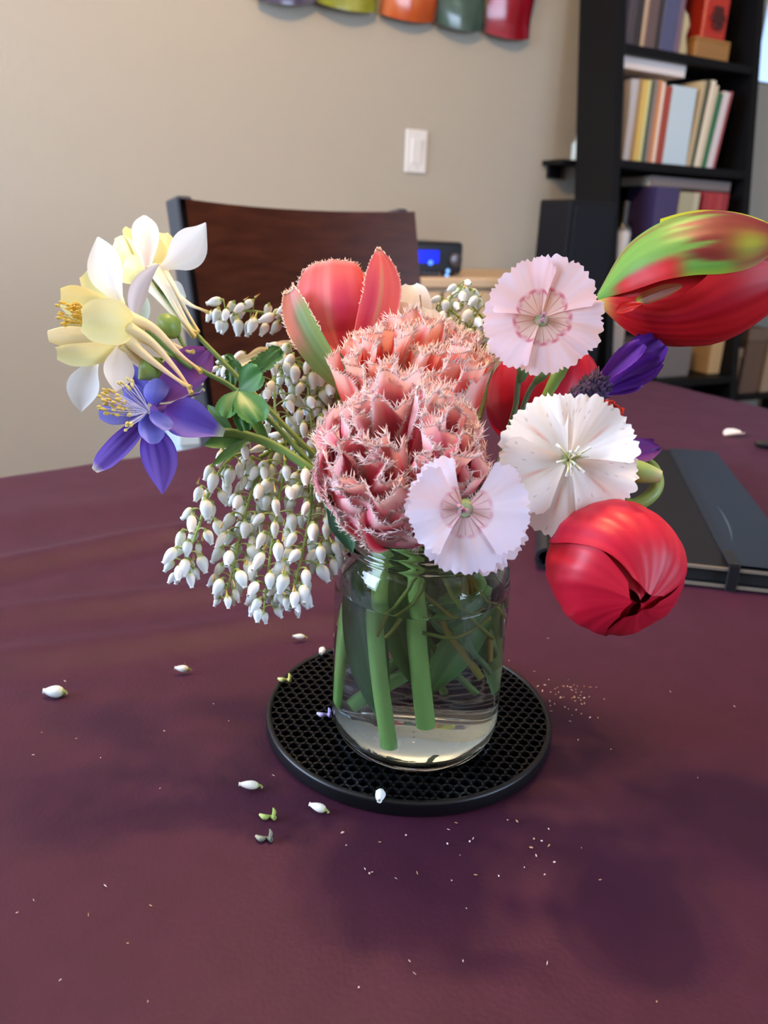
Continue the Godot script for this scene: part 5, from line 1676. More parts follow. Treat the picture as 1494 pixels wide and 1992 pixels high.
	for q in [[0.0, 1.15, 0.0008], [TAU / 3.0, 1.2, 0.0], [-TAU / 3.0, 1.2, 0.0003], [PI / 3.0, 1.0, -0.0013], [-PI / 3.0, 1.0, -0.0015], [PI, 1.0, -0.0013]]:
		var mb := MB.new()
		shell(mb, f, H * (1.0 if k < 3 else 0.985), rad if k < 3 else [0.004, 0.0185, 0.0243, 0.0257, 0.024, 0.0165, 0.0022], q[0] + 0.45, q[1], {"col": crimson, "off": q[2], "twist": 0.9 if k < 3 else 1.5, "ridge": 0.013, "point": 0.05, "hp": [1.0, 1.0, 1.0, 0.98, 0.95, 0.9, 0.8], "ruf": 0.006, "lift": 0.008, "nu": 36, "nv": 40})
		part("petal", mb, vc("gloss_petal", 0.4, 0.42, 0.15), th)
		k += 1
	stem(th, path, 0.0032, 0.0032, rgb(150, 176, 96), rgb(120, 160, 90))
	# --- red one behind the pale pink
	base = at(1042, 880, 0.41)
	f = frame(base, at(1062, 700, 0.415) - base, to_eye(base))
	path = [base] + px_path([[1020, 950, 0.4], [960, 1010, 0.39]]) + [j(0.012, 0.11, -0.014), j(0.02, 0.06, -0.012), j(0.03, 0.025, -0.004)]
	th = thing("tulip", "deep red tulip half hidden behind the pale pink flower", "flower", path[-1])
	var wine := func(u: float, t: float) -> Color: return cream(u, t, rgb(172, 18, 46), rgb(200, 36, 58), 7.0).lerp(rgb(222, 120, 140), 0.6 * smoothstep(0.86, 1.0, absf(u)) * smoothstep(0.2, 0.6, t))
	rad = [0.006, 0.021, 0.027, 0.0285, 0.0285, 0.027, 0.023]
	for q in [[0.5, 0.85, 0.0], [-0.95, 0.8, 0.0012], [2.4, 0.85, 0.0], [-2.4, 0.9, -0.001], [PI, 0.8, -0.002]]:
		var mb := MB.new()
		shell(mb, f, 0.051, rad, q[0], q[1], {"col": wine, "off": q[2], "ridge": 0.01, "point": 0.2, "hp": [0.5, 0.9, 1.05, 1.05, 1.0, 0.85, 0.5], "nu": 24, "nv": 28})
		part("petal", mb, vc("gloss_petal", 0.4, 0.42, 0.15), th)
	var of := MB.new()          # orange-red fringed petals showing at its right
	px_petal(of, [1130, 850, 0.40], [1176, 776, 0.402], 66, Vector3(0.3, 0.2, 0), {"prof": [0.6, 0.9, 1.0, 1.0, 0.95, 0.85, 0.6], "bend": 0.06, "cup": 0.6, "fringe": 70, "flen": 0.0018, "fcol": rgb(226, 70, 44), "col": func(u: float, t: float) -> Color: return cream(u, t, rgb(190, 34, 40), rgb(212, 58, 44), 6.0)})
	px_petal(of, [1150, 850, 0.395], [1200, 790, 0.392], 50, Vector3(0.3, 0.4, 0), {"prof": [0.6, 0.9, 1.0, 1.0, 0.95, 0.85, 0.6], "bend": 0.06, "cup": 0.6, "fringe": 70, "flen": 0.0018, "fcol": rgb(214, 60, 40), "col": func(u: float, t: float) -> Color: return cream(u, t, rgb(176, 30, 36), rgb(200, 50, 40), 6.0)})
	part("fringed_petal", of, tm, th)
	stem(th, path, 0.004, 0.0036, rgb(120, 150, 84), rgb(130, 176, 110))

func pinks() -> void:
	var rt := CAM.x
	# fans: [angle, span, radius, height, curl, edge lift]
	var c := at(1054, 618, 0.34)
	var face := (to_eye(c) + UP * 0.12 + rt * 0.05).normalized()
	dianthus("pale pink five-petalled flower with a ringed eye, highest of the pinks", c, face, rt, 0.0262, [[124, 100, 0.98, 0.07, -0.02, 0.8], [60, 96, 1.02, 0.0, 0.02, 0.4], [-10, 78, 1.05, 0.05, -0.14, -0.8], [-72, 98, 0.95, -0.05, -0.08, 0.8], [202, 106, 1.0, 0.02, -0.12, 0.9]], 0,
		[c - face * 0.021 - UP * 0.017] + px_path([[1012, 726, 0.372], [1003, 790, 0.375], [985, 850, 0.378], [960, 930, 0.375]]) + [j(0.014, 0.112, 0.01), j(0.03, 0.05, 0.006)], "pale pink fringed pinks")
	c = at(904, 992, 0.292)
	face = (to_eye(c) - UP * 0.06).normalized()
	dianthus("lilac white flower with a rosy eye hanging over the jar's rim", c, face, rt, 0.0246, [[152, 100, 0.94, -0.12, -0.05, 0.4], [-48, 70, 1.1, -0.14, -0.10, 0.3], [180, 122, 0.88, 0.02, 0.06, 0.8], [272, 96, 1.02, -0.05, -0.04, 0.4], [2, 112, 1.0, 0.03, -0.03, 0.5]], 1,
		[c - face * 0.022 + UP * 0.001] + px_path([[945, 930, 0.33], [975, 915, 0.345], [990, 940, 0.352], [960, 1000, 0.356]]) + [j(0.022, 0.112, 0.014), j(0.018, 0.07, 0.022), j(0.03, 0.045, 0.015)], "pale pink fringed pinks")
	c = at(1108, 893, 0.312)
	face = (to_eye(c) + rt * 0.10).normalized()
	dianthus("creamy white ruffled flower with curling white stamens and dark pollen specks", c, face, rt, 0.0272, [[140, 100, 1.06, -0.05, -0.14, 0.5], [94, 60, 0.98, -0.16, -0.06, 0.2], [42, 92, 1.0, 0.08, 0.12, 1.6], [202, 94, 1.02, 0.09, -0.04, 1.0], [255, 70, 1.18, 0.0, -0.06, 1.2], [-42, 84, 1.06, 0.05, -0.02, 1.8], [0, 60, 0.98, -0.1, -0.1, 0.4]], 2,
		[c - face * 0.022] + px_path([[1080, 920, 0.345], [1020, 950, 0.352], [980, 985, 0.356]]) + [j(0.026, 0.112, 0.002), j(0.033, 0.06, 0.006)])
	# the tight green calyx on a second stalk below the highest pink
	var th := thing("pink_bud", "green stalk with a slim bud beside the highest pale pink flower", "flower bud", at(980, 930, 0.376))
	var mb := MB.new()
	mb.tube(px_path([[1040, 745, 0.372], [1056, 728, 0.37], [1070, 712, 0.366]]), [0.0014, 0.0026, 0.0016], 12, [rgb(96, 134, 84), rgb(110, 150, 92), rgb(150, 170, 120)])
	part("calyx", mb, vc("stem", 0.5, 0.4), th)
	stem(th, px_path([[1042, 742, 0.372], [1025, 772, 0.374], [1000, 850, 0.378], [980, 930, 0.376]]), 0.0013, 0.0013, rgb(98, 128, 104), rgb(104, 134, 96))
	var nd := MB.new()
	nd.tube(px_path([[1018, 700, 0.368], [1018, 718, 0.37], [1012, 742, 0.372]]), [0.0018, 0.0031, 0.0016], 12, [rgb(120, 160, 96), rgb(96, 140, 84), rgb(92, 130, 92)])
	part("node", nd, vc("stem", 0.5, 0.4), th)

func lavender() -> void:
	var m := vc("thin_petal", 0.5, 0.35, 0.55)
	var purple := func(u: float, t: float) -> Color: return cream(u, t, rgb(92, 40, 146), rgb(122, 66, 182), 6.0).lerp(rgb(136, 92, 190), 0.6 * exp(-pow((u - 0.15) / 0.18, 2.0)) * smoothstep(0.2, 0.5, t)).lerp(rgb(54, 24, 92), 0.35 * clampf(cos(u * 10.0 + t * 2.0), 0, 1))
	var path := px_path([[1108, 800, 0.366], [1040, 880, 0.372], [980, 960, 0.37]]) + [j(0.026, 0.112, -0.012), j(0.03, 0.05, -0.014)]
	var th := thing("lavender", "purple lavender head with long bracts and a dark spike, above the white flower", "flower", path[-1])
	for q in [[[1160, 750, 0.364], [1278, 646, 0.368], 66, Vector3(0, -0.3, 0), 0.07], [[1162, 754, 0.362], [1286, 664, 0.356], 80, Vector3(0.1, 0.4, 0), -0.05], [[1168, 760, 0.360], [1282, 696, 0.352], 64, Vector3(0.4, -0.1, 0), -0.1], [[1158, 748, 0.358], [1250, 668, 0.347], 46, Vector3(-0.3, 0.4, 0), 0.06], [[1160, 766, 0.362], [1246, 742, 0.362], 40, Vector3(0, 0.5, 0), 0.0]]:
		var mb := MB.new()
		px_petal(mb, q[0], q[1], q[2], q[3], {"prof": [0.38, 0.5, 0.72, 0.95, 1.05, 0.98, 0.6], "bend": q[4], "side": 0.03, "cup": 0.8, "ruf": 0.035, "serr": 0.02, "nu": 16, "nv": 26, "col": purple})
		part("bract", mb, m, th)
	var sp := MB.new()
	var b := at(1098, 808, 0.352)
	var e := at(1176, 738, 0.350)
	var ax := (e - b).normalized()
	var x := ax.cross(to_eye(b)).normalized()
	var y := ax.cross(x)
	sp.tube([b, (b + e) * 0.5, e], [0.003, 0.0062, 0.0045], 12, [rgb(40, 26, 48), rgb(52, 30, 62)], 10)
	for k in 240:
		var t := rng.randf()
		var a := rng.randf() * TAU
		var o := x * cos(a) + y * sin(a)
		var p := b.lerp(e, t) + o * MB.along([0.0032, 0.0062, 0.0048], t) * 0.95
		sp.spike(p, (o * 0.7 + ax * 0.7).normalized() * rng.randf_range(0.0014, 0.0034), 0.0011, rgb(58, 34, 66), rgb(30, 20, 34) if rng.randf() < 0.6 else rgb(96, 60, 110))
	part("spike", sp, vc("spike", 0.8), th)
	stem(th, path, 0.0015, 0.0014, rgb(96, 110, 70), rgb(96, 120, 66))
	# second purple bract, the pale pod and the curl below it
	path = px_path([[1200, 925, 0.34], [1120, 950, 0.35], [1040, 960, 0.356], [980, 1000, 0.36]]) + [j(0.024, 0.112, -0.002), j(0.031, 0.07, -0.006)]
	th = thing("seed_pod_stalk", "green pod stalk with a curled leaf and a purple petal right of the white flower", "seed pod", path[-1])
	var mb2 := MB.new()
	px_petal(mb2, [1196, 890, 0.335], [1284, 872, 0.338], 56, Vector3(0, 0.5, 0), {"prof": [0.7, 0.95, 1.0, 1.0, 0.9, 0.6, 0.2], "bend": 0.04, "cup": 0.5, "ruf": 0.03, "col": func(u: float, t: float) -> Color: return cream(u, t, rgb(92, 38, 116), rgb(110, 54, 132), 6.0)})
	px_petal(mb2, [1200, 884, 0.338], [1272, 856, 0.342], 30, Vector3(0, -0.5, 0), {"prof": [0.6, 0.9, 1.0, 1.0, 0.9, 0.6, 0.2], "bend": -0.04, "cup": 0.5, "col": func(u: float, t: float) -> Color: return cream(u, t, rgb(76, 28, 104), rgb(96, 44, 122), 6.0)})
	part("purple_petal", mb2, m, th)
	var pod := MB.new()
	pod.tube(px_path([[1200, 905, 0.335], [1235, 916, 0.332], [1262, 922, 0.331], [1286, 927, 0.33]]), [0.003, 0.0048, 0.0040, 0.0024], 14, [rgb(120, 142, 66), rgb(136, 160, 84), rgb(150, 170, 100), rgb(196, 190, 140)], 16)
	part("pod", pod, vc("stem", 0.5, 0.4), th)
	var cu := MB.new()
	cu.tube(px_path([[1258, 892, 0.338], [1274, 910, 0.338], [1280, 938, 0.337], [1268, 962, 0.335], [1240, 980, 0.334], [1215, 978, 0.334]]), [0.0012, 0.0019, 0.0026, 0.0030, 0.0028, 0.0018], 12, [rgb(150, 164, 80), rgb(140, 164, 84), rgb(120, 150, 70)], 26)
	part("curled_leaf", cu, vc("leaf", 0.42, 0.5, 0.25), th)
	stem(th, path, 0.0016, 0.0015, rgb(116, 142, 70), rgb(116, 142, 70))

func bells() -> void:
	var sprigs := [
		["flower_spray", "long hanging spray of white bells over the cloth, left of the jar", "flower spray", px_path([[700, 985, 0.372], [640, 900, 0.38], [570, 860, 0.385], [505, 890, 0.382]]), [
			[[[520, 872, 0.378], [452, 890, 0.37], [410, 950, 0.362], [385, 1030, 0.355], [362, 1085, 0.352], [352, 1122, 0.35]], 22, 0.0062],
			[[[530, 880, 0.376], [492, 950, 0.368], [468, 1040, 0.36], [452, 1110, 0.354], [436, 1170, 0.35]], 24, 0.0066],
			[[[560, 870, 0.372], [545, 960, 0.364], [530, 1050, 0.357], [520, 1130, 0.352], [512, 1196, 0.349]], 26, 0.0075],
			[[[600, 890, 0.372], [606, 970, 0.362], [592, 1060, 0.355], [575, 1130, 0.35], [562, 1186, 0.348]], 28, 0.008],
			[[[575, 880, 0.382], [520, 905, 0.378], [500, 985, 0.372], [505, 1070, 0.366]], 18, 0.0075],
			[[[640, 940, 0.372], [640, 1000, 0.366], [636, 1060, 0.362], [628, 1105, 0.36]], 15, 0.0062]]],
		["flower_spray", "dense cluster of white bells behind the green leaf", "flower spray", px_path([[730, 960, 0.39], [680, 860, 0.4], [620, 760, 0.41], [580, 700, 0.412]]), [
			[[[585, 696, 0.41], [540, 716, 0.404], [535, 790, 0.396], [550, 860, 0.392]], 20, 0.0085],
			[[[600, 700, 0.408], [600, 750, 0.4], [606, 830, 0.394], [600, 900, 0.39]], 22, 0.0085],
			[[[620, 716, 0.41], [636, 780, 0.404], [646, 850, 0.4]], 14, 0.007],
			[[[580, 700, 0.416], [500, 696, 0.42], [450, 712, 0.42], [432, 726, 0.42]], 9, 0.005]]],
		["flower_spray", "small spray of white bells in front of the chair back", "flower spray", px_path([[700, 900, 0.4], [640, 720, 0.415], [600, 650, 0.42], [560, 628, 0.42]]), [
			[[[566, 625, 0.42], [530, 612, 0.42], [480, 604, 0.42], [440, 606, 0.42], [414, 618, 0.42]], 14, 0.006]]],
		["flower_spray", "spray of cream bells between the coral tulips and the pale pink flower", "flower spray", px_path([[870, 980, 0.38], [930, 820, 0.41], [960, 700, 0.425], [960, 660, 0.43]]), [
			[[[962, 660, 0.43], [940, 620, 0.43], [905, 580, 0.432], [892, 552, 0.432]], 14, 0.007],
			[[[960, 690, 0.428], [925, 650, 0.424], [880, 606, 0.424], [850, 592, 0.424]], 18, 0.0085],
			[[[958, 706, 0.424], [930, 680, 0.418], [900, 660, 0.416], [870, 640, 0.416]], 16, 0.0075]]]]
	var ends := [j(0.03, 0.045, 0.018), j(-0.02, 0.05, -0.02), j(-0.01, 0.06, -0.024), j(0.028, 0.05, 0.012)]
	for k in sprigs.size():
		var q: Array = sprigs[k]
		var st: Array = q[3]
		var neck: Vector3 = [j(0.018, 0.112, 0.016), j(-0.02, 0.112, -0.014), j(-0.012, 0.112, -0.022), j(0.018, 0.112, -0.018)][k]
		if k == 0: neck = j(-0.022, 0.113, 0.002)
		if k == 0: ends[0] = j(0.026, 0.045, 0.02)
		var pts: Array = [ends[k], (ends[k] as Vector3).lerp(neck, 0.55), neck] + st
		var th := thing(q[0], q[1], q[2], ends[k], "white bell sprays")
		stem(th, pts, 0.0017, 0.0012, rgb(150, 140, 60), rgb(120, 136, 70), "twig")
		for r in q[4]:
			raceme(th, px_path(r[0]), int(r[1] * 1.6), r[2] * 0.95, 0.8, 1.15)

func foliage() -> void:
	# the tall grey green tulip leaf in the middle
	var th := thing("tulip_leaf", "upright grey green pointed leaf between the coral tulips and the bells", "leaf", j(-0.012, 0.1, 0.004))
	leaf(th, at(712, 930, 0.372), at(661, 684, 0.37), to_eye(at(690, 800, 0.37)) + Vector3(0.35, 0, 0), 62.0 / FPX * 0.37, {"prof": [0.7, 0.95, 1.0, 0.85, 0.58, 0.28, 0.02], "side": 0.04, "ca": rgb(84, 122, 92), "cb": rgb(112, 150, 118), "bend": 0.03})
	stem(th, [at(712, 925, 0.372), j(-0.014, 0.113, 0.008), j(-0.015, 0.09, 0.01)], 0.004, 0.002, rgb(96, 130, 96), rgb(96, 130, 96))
	# green petal-like leaf that cups the front tulip, and the dark one at the rim
	th = thing("tulip_leaf", "green cupped leaf under the front fringed tulip at the jar's rim", "leaf", j(-0.025, 0.113, 0.012))
	leaf(th, at(764, 1062, 0.322), at(624, 960, 0.331), Vector3(-0.3, 0.7, 1.0), 56.0 / FPX * 0.34, {"prof": [0.4, 0.8, 1.0, 1.0, 0.85, 0.6, 0.2], "cup": 0.9, "bend": -0.12, "fringe": 50, "flen": 0.002, "fcol": rgb(226, 222, 180), "ca": rgb(86, 130, 70), "cb": rgb(120, 156, 90)})
	stem(th, [at(758, 1058, 0.322), at(750, 1058, 0.33), j(-0.02, 0.108, 0.014), j(-0.022, 0.09, 0.014)], 0.0024, 0.0014, rgb(96, 130, 76), rgb(96, 130, 76))
	th = thing("tulip_leaf", "dark green pointed leaf tip hanging over the jar's left rim", "leaf", j(-0.027, 0.115, 0.012))
	leaf(th, at(640, 985, 0.334), at(686, 1076, 0.330), to_eye(at(660, 1030, 0.34)) + Vector3(-0.4, 0.2, 0), 46.0 / FPX * 0.34, {"prof": [0.3, 0.7, 1.0, 1.0, 0.8, 0.5, 0.02], "side": -0.08, "bend": 0.06, "ca": rgb(40, 84, 62), "cb": rgb(62, 110, 74)})
	stem(th, [at(640, 987, 0.335), at(690, 1020, 0.352), j(-0.02, 0.112, 0.006), j(-0.02, 0.09, 0.006)], 0.0016, 0.0013, rgb(80, 120, 76), rgb(80, 120, 76))
	# columbine foliage: lobed fans
	th = thing("columbine_leaf", "lobed bright green leaf where the columbine stems cross", "leaf", at(462, 760, 0.366))
	var lobes := [[[466, 757, 0.364], [508, 724, 0.36], 58, -0.2], [[464, 760, 0.362], [436, 812, 0.355], 48, -0.4], [[466, 762, 0.36], [502, 822, 0.352], 62, 0.2], [[466, 760, 0.361], [476, 838, 0.354], 38, 0.0]]
	for q in lobes:
		var mb := MB.new()
		px_petal(mb, q[0], q[1], q[2], Vector3(q[3], 0.5, 0), {"prof": [0.12, 0.5, 0.85, 1.02, 1.06, 0.98, 0.62], "bend": 0.05, "cup": 0.4, "ruf": 0.05, "serr": 0.05, "nu": 16, "nv": 22, "col": func(u: float, t: float) -> Color: return green(u, t, rgb(58, 118, 60), rgb(88, 146, 80)).lerp(rgb(140, 170, 110), 0.3 * exp(-u * u * 260.0))})
		part("leaflet", mb, vc("leaf", 0.42, 0.5, 0.25), th)
	stem(th, px_path([[462, 758, 0.366], [470, 765, 0.368]]), 0.0012, 0.0012, rgb(96, 130, 76), rgb(96, 130, 76))
	th = thing("columbine_leaf", "darker toothed green leaf above the white bell cluster", "leaf", at(490, 730, 0.384))
	for q in [[[488, 728, 0.384], [548, 680, 0.386], 40, 0.2], [[486, 726, 0.384], [520, 690, 0.388], 34, -0.3], [[456, 700, 0.384], [450, 752, 0.386], 30, -0.5], [[480, 735, 0.39], [440, 690, 0.392], 20, -0.5]]:
		var mb := MB.new()
		px_petal(mb, q[0], q[1], q[2], Vector3(q[3], 0.6, 0), {"prof": [0.3, 0.8, 0.8, 1.0, 0.8, 0.9, 0.35], "bend": 0.05, "cup": 0.4, "ruf": 0.05, "serr": 0.12, "nu": 14, "nv": 22, "col": func(u: float, t: float) -> Color: return green(u, t, rgb(56, 100, 50), rgb(92, 138, 66))})
		part("leaflet", mb, vc("leaf", 0.42, 0.5, 0.25), th)
	th = thing("columbine_leaf", "narrow green leaves on the violet columbine's stem", "leaf", at(470, 850, 0.366))
	for q in [[[474, 852, 0.364], [398, 866, 0.36], 34, 0.4], [[480, 856, 0.362], [412, 906, 0.355], 20, 0.2], [[452, 840, 0.366], [404, 788, 0.37], 26, -0.3], [[520, 860, 0.364], [484, 800, 0.366], 22, 0.1]]:
		var mb := MB.new()
		px_petal(mb, q[0], q[1], q[2], Vector3(0, q[3], 0), {"prof": [0.3, 0.7, 0.95, 1.0, 0.9, 0.6, 0.1], "bend": 0.06, "cup": 0.5, "nu": 12, "nv": 18, "col": func(u: float, t: float) -> Color: return green(u, t, rgb(64, 112, 52), rgb(104, 148, 70))})
		part("leaflet", mb, vc("leaf", 0.42, 0.5, 0.25), th)
	# buds between the columbines
	for q in [[[270, 738, 0.354], [312, 700, 0.356], 0.005, "round green columbine bud above the violet flower", [[312, 700, 0.356], [330, 690, 0.362], [372, 716, 0.37]]], [[304, 650, 0.378], [348, 622, 0.38], 0.006, "green columbine bud behind the yellow flower's spurs", [[346, 624, 0.38], [350, 660, 0.38], [392, 720, 0.376]]]]:
		var p0 := at(q[0][0], q[0][1], q[0][2])
		var p1 := at(q[1][0], q[1][1], q[1][2])
		var bd := thing("columbine_bud", q[3], "flower bud", p1)
		var mb := MB.new()
		mb.tube([p0, p0.lerp(p1, 0.4), p0.lerp(p1, 0.75), p1], [0.0004, float(q[2]), float(q[2]) * 0.95, 0.0016], 16, [rgb(150, 168, 90), rgb(128, 156, 74), rgb(110, 140, 62)], 16)
		part("bud", mb, vc("leaf", 0.42, 0.5, 0.25), bd)
		stem(bd, px_path(q[4]), 0.0009, 0.001, rgb(96, 124, 60), rgb(96, 124, 60))
	# faded tan petals caught above the bells
	th = thing("dry_petal", "dry tan petal lying on the dark leaf left of the coral tulip", "petal", at(490, 700, 0.4))
	var dm := MB.new()
	px_petal(dm, [462, 706, 0.4], [530, 684, 0.402], 26, Vector3(0, 0.5, 0), {"prof": [0.6, 1.0, 0.6, 0.9, 1.1, 0.9, 0.4], "bend": 0.06, "cup": 0.6, "ruf": 0.08, "col": func(u: float, t: float) -> Color: return cream(u, t, rgb(226, 198, 140), rgb(238, 218, 170), 6.0)})
	part("petal", dm, vc("thin_petal", 0.5, 0.35, 0.55), th)
	th = thing("dry_petal", "dry tan petal behind the green outer petal of the coral tulip", "petal", at(580, 672, 0.41))
	dm = MB.new()
	px_petal(dm, [596, 676, 0.408], [538, 666, 0.412], 18, Vector3(0, 0.5, 0), {"prof": [0.6, 1.0, 1.0, 0.9, 0.7, 0.5, 0.1], "bend": 0.06, "cup": 0.6, "col": func(u: float, t: float) -> Color: return cream(u, t, rgb(216, 176, 128), rgb(226, 196, 150), 6.0)})
	part("petal", dm, vc("thin_petal", 0.5, 0.35, 0.55), th)
	# leaves that sit in the water
	th = thing("tulip_leaf", "broad green leaf folded round the front stem inside the jar", "leaf", j(0.0, 0.03, 0.016))
	leaf(th, j(0.004, 0.034, 0.0125), j(0.031, 0.086, 0.008), Vector3(-0.5, 0.2, 1), 0.019, {"prof": [0.12, 0.5, 0.85, 1.0, 0.9, 0.6, 0.2], "bend": 0.02, "ca": rgb(96, 146, 76), "cb": rgb(150, 196, 120)})
	leaf(th, j(0.002, 0.034, 0.0125), j(-0.016, 0.094, 0.010), Vector3(0.5, 0.2, 1), 0.021, {"prof": [0.12, 0.5, 0.85, 1.0, 0.95, 0.7, 0.3], "bend": 0.0, "ca": rgb(84, 128, 62), "cb": rgb(122, 166, 92)})
	th = thing("tulip_leaf", "dark green leaf pressed against the left glass inside the jar", "leaf", j(-0.017, 0.02, 0.012))
	leaf(th, j(-0.013, 0.018, 0.010), j(-0.027, 0.098, 0.006), Vector3(-0.3, 0.1, 1), 0.022, {"prof": [0.15, 0.5, 0.85, 1.0, 0.95, 0.7, 0.35], "ca": rgb(66, 108, 56), "cb": rgb(106, 148, 84)})
	th = thing("tulip_leaf", "green leaf at the back of the jar, seen through water", "leaf", j(0.01, 0.03, -0.016))
	leaf(th, j(0.008, 0.04, -0.014), j(0.016, 0.11, -0.016), Vector3(0.2, 0.1, 1), 0.034, {"prof": [0.15, 0.5, 0.85, 1.0, 0.95, 0.7, 0.35], "ca": rgb(60, 98, 50), "cb": rgb(90, 130, 70)})
	leaf(th, j(-0.006, 0.05, -0.018), j(-0.012, 0.112, -0.018), Vector3(-0.2, 0.1, 1), 0.032, {"prof": [0.15, 0.5, 0.85, 1.0, 0.95, 0.7, 0.35], "ca": rgb(56, 92, 46), "cb": rgb(84, 124, 66)})
	th = thing("leafy_twig", "thin leafy twigs crossing just under the water line", "twig", j(0.01, 0.08, 0.02))
	for q in [[[-0.004, 0.096, 0.026], [-0.014, 0.08, 0.026], [-0.019, 0.066, 0.024]], [[0.0, 0.09, 0.02], [-0.008, 0.078, 0.024], [-0.015, 0.068, 0.026]], [[0.006, 0.098, 0.024], [0.018, 0.08, 0.024], [0.03, 0.064, 0.016]], [[0.014, 0.102, 0.02], [0.026, 0.086, 0.018], [0.036, 0.07, 0.008]], [[0.0, 0.072, 0.026], [0.014, 0.07, 0.026], [0.028, 0.076, 0.018]]]:
		var mb := MB.new()
		mb.tube([j(q[0][0], q[0][1], q[0][2]), j(q[1][0], q[1][1], q[1][2]), j(q[2][0], q[2][1], q[2][2])], [0.0009, 0.0009, 0.0008], 8, [rgb(104, 132, 60), rgb(150, 150, 60)], 10)
		part("twig", mb, vc("stem", 0.5, 0.4), th)
	for k in 9:
		var b := j(rng.randf_range(-0.005, 0.024), rng.randf_range(0.066, 0.09), rng.randf_range(0.006, 0.022))
		leaf(th, b, b + Vector3(rng.randf_range(-0.012, 0.012), rng.randf_range(-0.006, 0.008), rng.randf_range(-0.004, 0.004)), Vector3(0.2, 0.5, 1), 0.004, {"nu": 6, "nv": 8, "cup": 0.3})

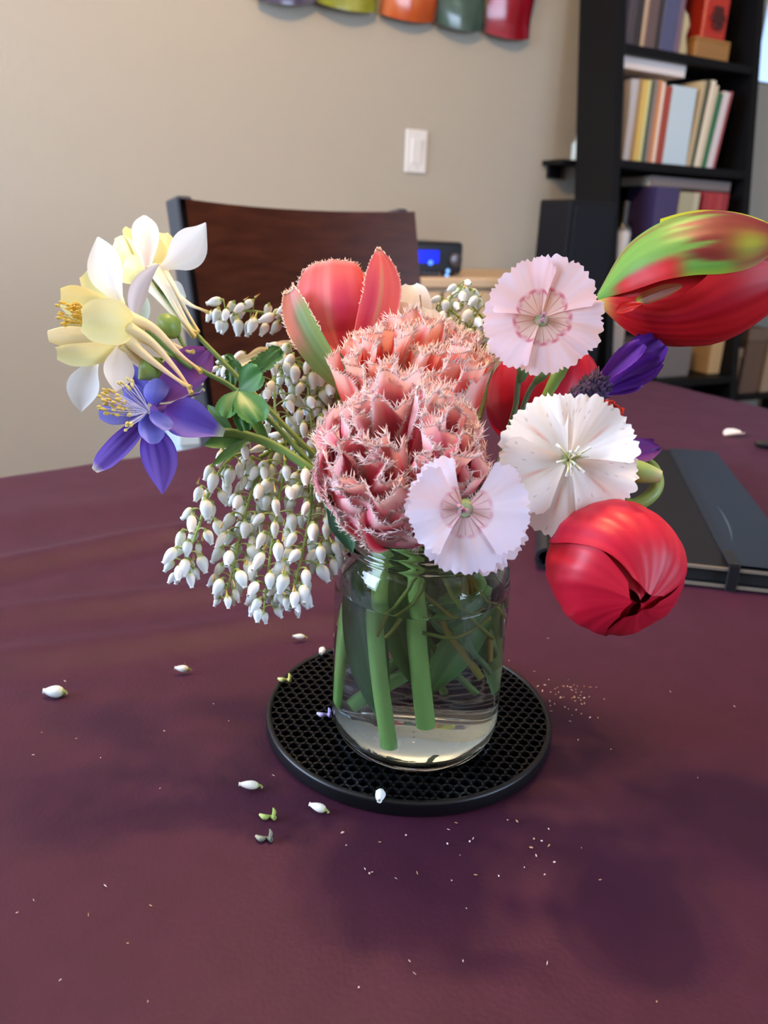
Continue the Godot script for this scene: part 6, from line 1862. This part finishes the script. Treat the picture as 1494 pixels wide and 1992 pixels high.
# ---------------------------------------------------------------- fallen bits
func make_litter() -> void:
	var list := [
		[117, 1348, CLOTH, 1.25, 0.2, 2, "largest white fallen bell, out at the left on the cloth"], [360, 1303, CLOTH, 0.95, 0.1, 1, "small cream fallen bell on the cloth beyond the hanging spray"],
		[586, 1240, CLOTH, 0.9, 0.2, 3, "pale fallen bell just behind the trivet's left edge"], [627, 1266, TRIVET, 0.9, 1.5, 1, "fallen bell on the trivet beside the jar's left side"],
		[495, 1530, CLOTH, 1.1, 0.1, 3, "cream fallen bell on the cloth at lower left of the trivet"], [625, 1575, CLOTH, 0.95, -0.3, 1, "cream fallen bell in front of the trivet's edge"], [740, 1546, TRIVET, 0.95, 1.5, 0, "white fallen bell on the trivet's front edge"]]
	for q in list:
		var h: float = q[2]
		var p := tab(q[0], q[1], h + 0.002)
		var s: float = q[3] * 1.2
		var d := (Vector3.RIGHT.rotated(UP, q[4]) - UP * 0.12).normalized()
		var y := d
		var x := y.cross(UP).normalized()
		p = p - y * -0.003
		var th := thing("fallen_bell", q[6], "fallen flower", Vector3(p.x, h, p.z), "fallen bells")
		var b := MeshInstance3D.new()
		b.name = "bell"
		b.mesh = bell_mesh[q[5]]
		b.transform = Transform3D(Basis(x, y, x.cross(y)) * s, p + UP * 0.0006 * s - th.position)
		th.add_child(b, true)
		var cl := MB.new()
		cl.tube([p + y * 0.0002, p + y * 0.001 + UP * 0.0002], [0.0007 * s, 0.0003], 6, [rgb(170, 176, 110)], 2)
		part("calyx", cl, vc("stem", 0.5, 0.4), th)
	# a white petal near the folio
	var pp := tab(1427, 848, CLOTH + 0.001)
	var th2 := thing("fallen_petal", "white fallen petal on the cloth behind the black folio", "petal", pp)
	var mb := MB.new()
	petal(mb, pp + Vector3(-0.013, 0.001, 0.002), pp + Vector3(0.013, 0.003, -0.003), UP, 0.025, {"prof": [0.4, 0.8, 1.0, 1.0, 0.95, 0.8, 0.5], "cup": 0.8, "bend": 0.02, "col": func(_u: float, t: float) -> Color: return rgb(250, 246, 240).lerp(rgb(238, 226, 216), t)})
	part("petal", mb, vc("thin_petal", 0.5, 0.35, 0.55), th2)
	# a lilac scrap and a yellow-green bud on the trivet
	for q in [[630, 1390, TRIVET, rgb(168, 156, 214), "lilac scrap of a flower on the trivet left of the jar"], [553, 1322, TRIVET, rgb(186, 190, 106), "yellow green bud scrap near the trivet's left edge"], [520, 1588, CLOTH, rgb(150, 172, 84), "curled yellow green scrap on the cloth before the trivet"], [513, 1630, CLOTH, rgb(104, 112, 100), "dry grey green leaf scrap on the cloth, nearest the viewer"]]:
		var p := tab(q[0], q[1], float(q[2]) + 0.0012)
		var t2 := thing("plant_scrap", q[4], "scrap", Vector3(p.x, q[2], p.z))
		var sm := MB.new()
		var cc: Color = q[3]
		sm.tube([p + Vector3(-0.0035, 0, -0.001), p + Vector3(-0.001, 0.0006, 0.0012), p + Vector3(0.0012, 0.0001, 0.0), p + Vector3(0.0036, 0.0006, 0.0016)], [0.0006, 0.0013, 0.0007, 0.0011], 8, [cc.lerp(rgb(220, 214, 170), 0.5), cc, cc.darkened(0.1)], 10)
		part("scrap", sm, vc("stem", 0.5, 0.4), t2)
		var s2 := MB.new()
		s2.tube([p + Vector3(0.0026, 0.0004, 0.001), p + Vector3(0.003, 0.0016, -0.001), p + Vector3(0.0022, 0.0022, -0.003)], [0.0007, 0.0009, 0.0003], 8, [cc], 6)
		part("tip", s2, vc("stem", 0.5, 0.4), t2)
	# crumbs of pollen and plant dust
	var cr := MB.new()
	var spots := []
	for k in 60: spots.append([rng.randfn(1105, 34), rng.randfn(1355, 24), 0.8])
	for k in 60: spots.append([rng.randf_range(30, 1470), rng.randf_range(1180, 1960), 0.6])
	for k in 26: spots.append([rng.randf_range(660, 1080), rng.randfn(1630, 40), 1.0])
	for q in spots:
		var p := tab(q[0], q[1], CLOTH + 0.0008)
		if Vector2(p.x - tab(795, 1374, TRIVET).x, p.z - tab(795, 1374, TRIVET).z).length() < 0.08: continue
		var r: float = rng.randf_range(0.0002, 0.00055) * float(q[2])
		var a := rng.randf() * TAU
		var d := Vector3(cos(a), 0.1, sin(a)) * rng.randf_range(0.0003, 0.0009)
		cr.tube([p - d, p, p + d], [r * 0.4, r, r * 0.5], 5, [[rgb(206, 176, 160), rgb(190, 150, 110), rgb(226, 206, 196)][rng.randi() % 3]], 2)
	tag(part("crumbs", cr, vc("stem", 0.5, 0.4)), "tiny pale crumbs of pollen and petals strewn over the maroon cloth", "crumbs", "", "stuff")
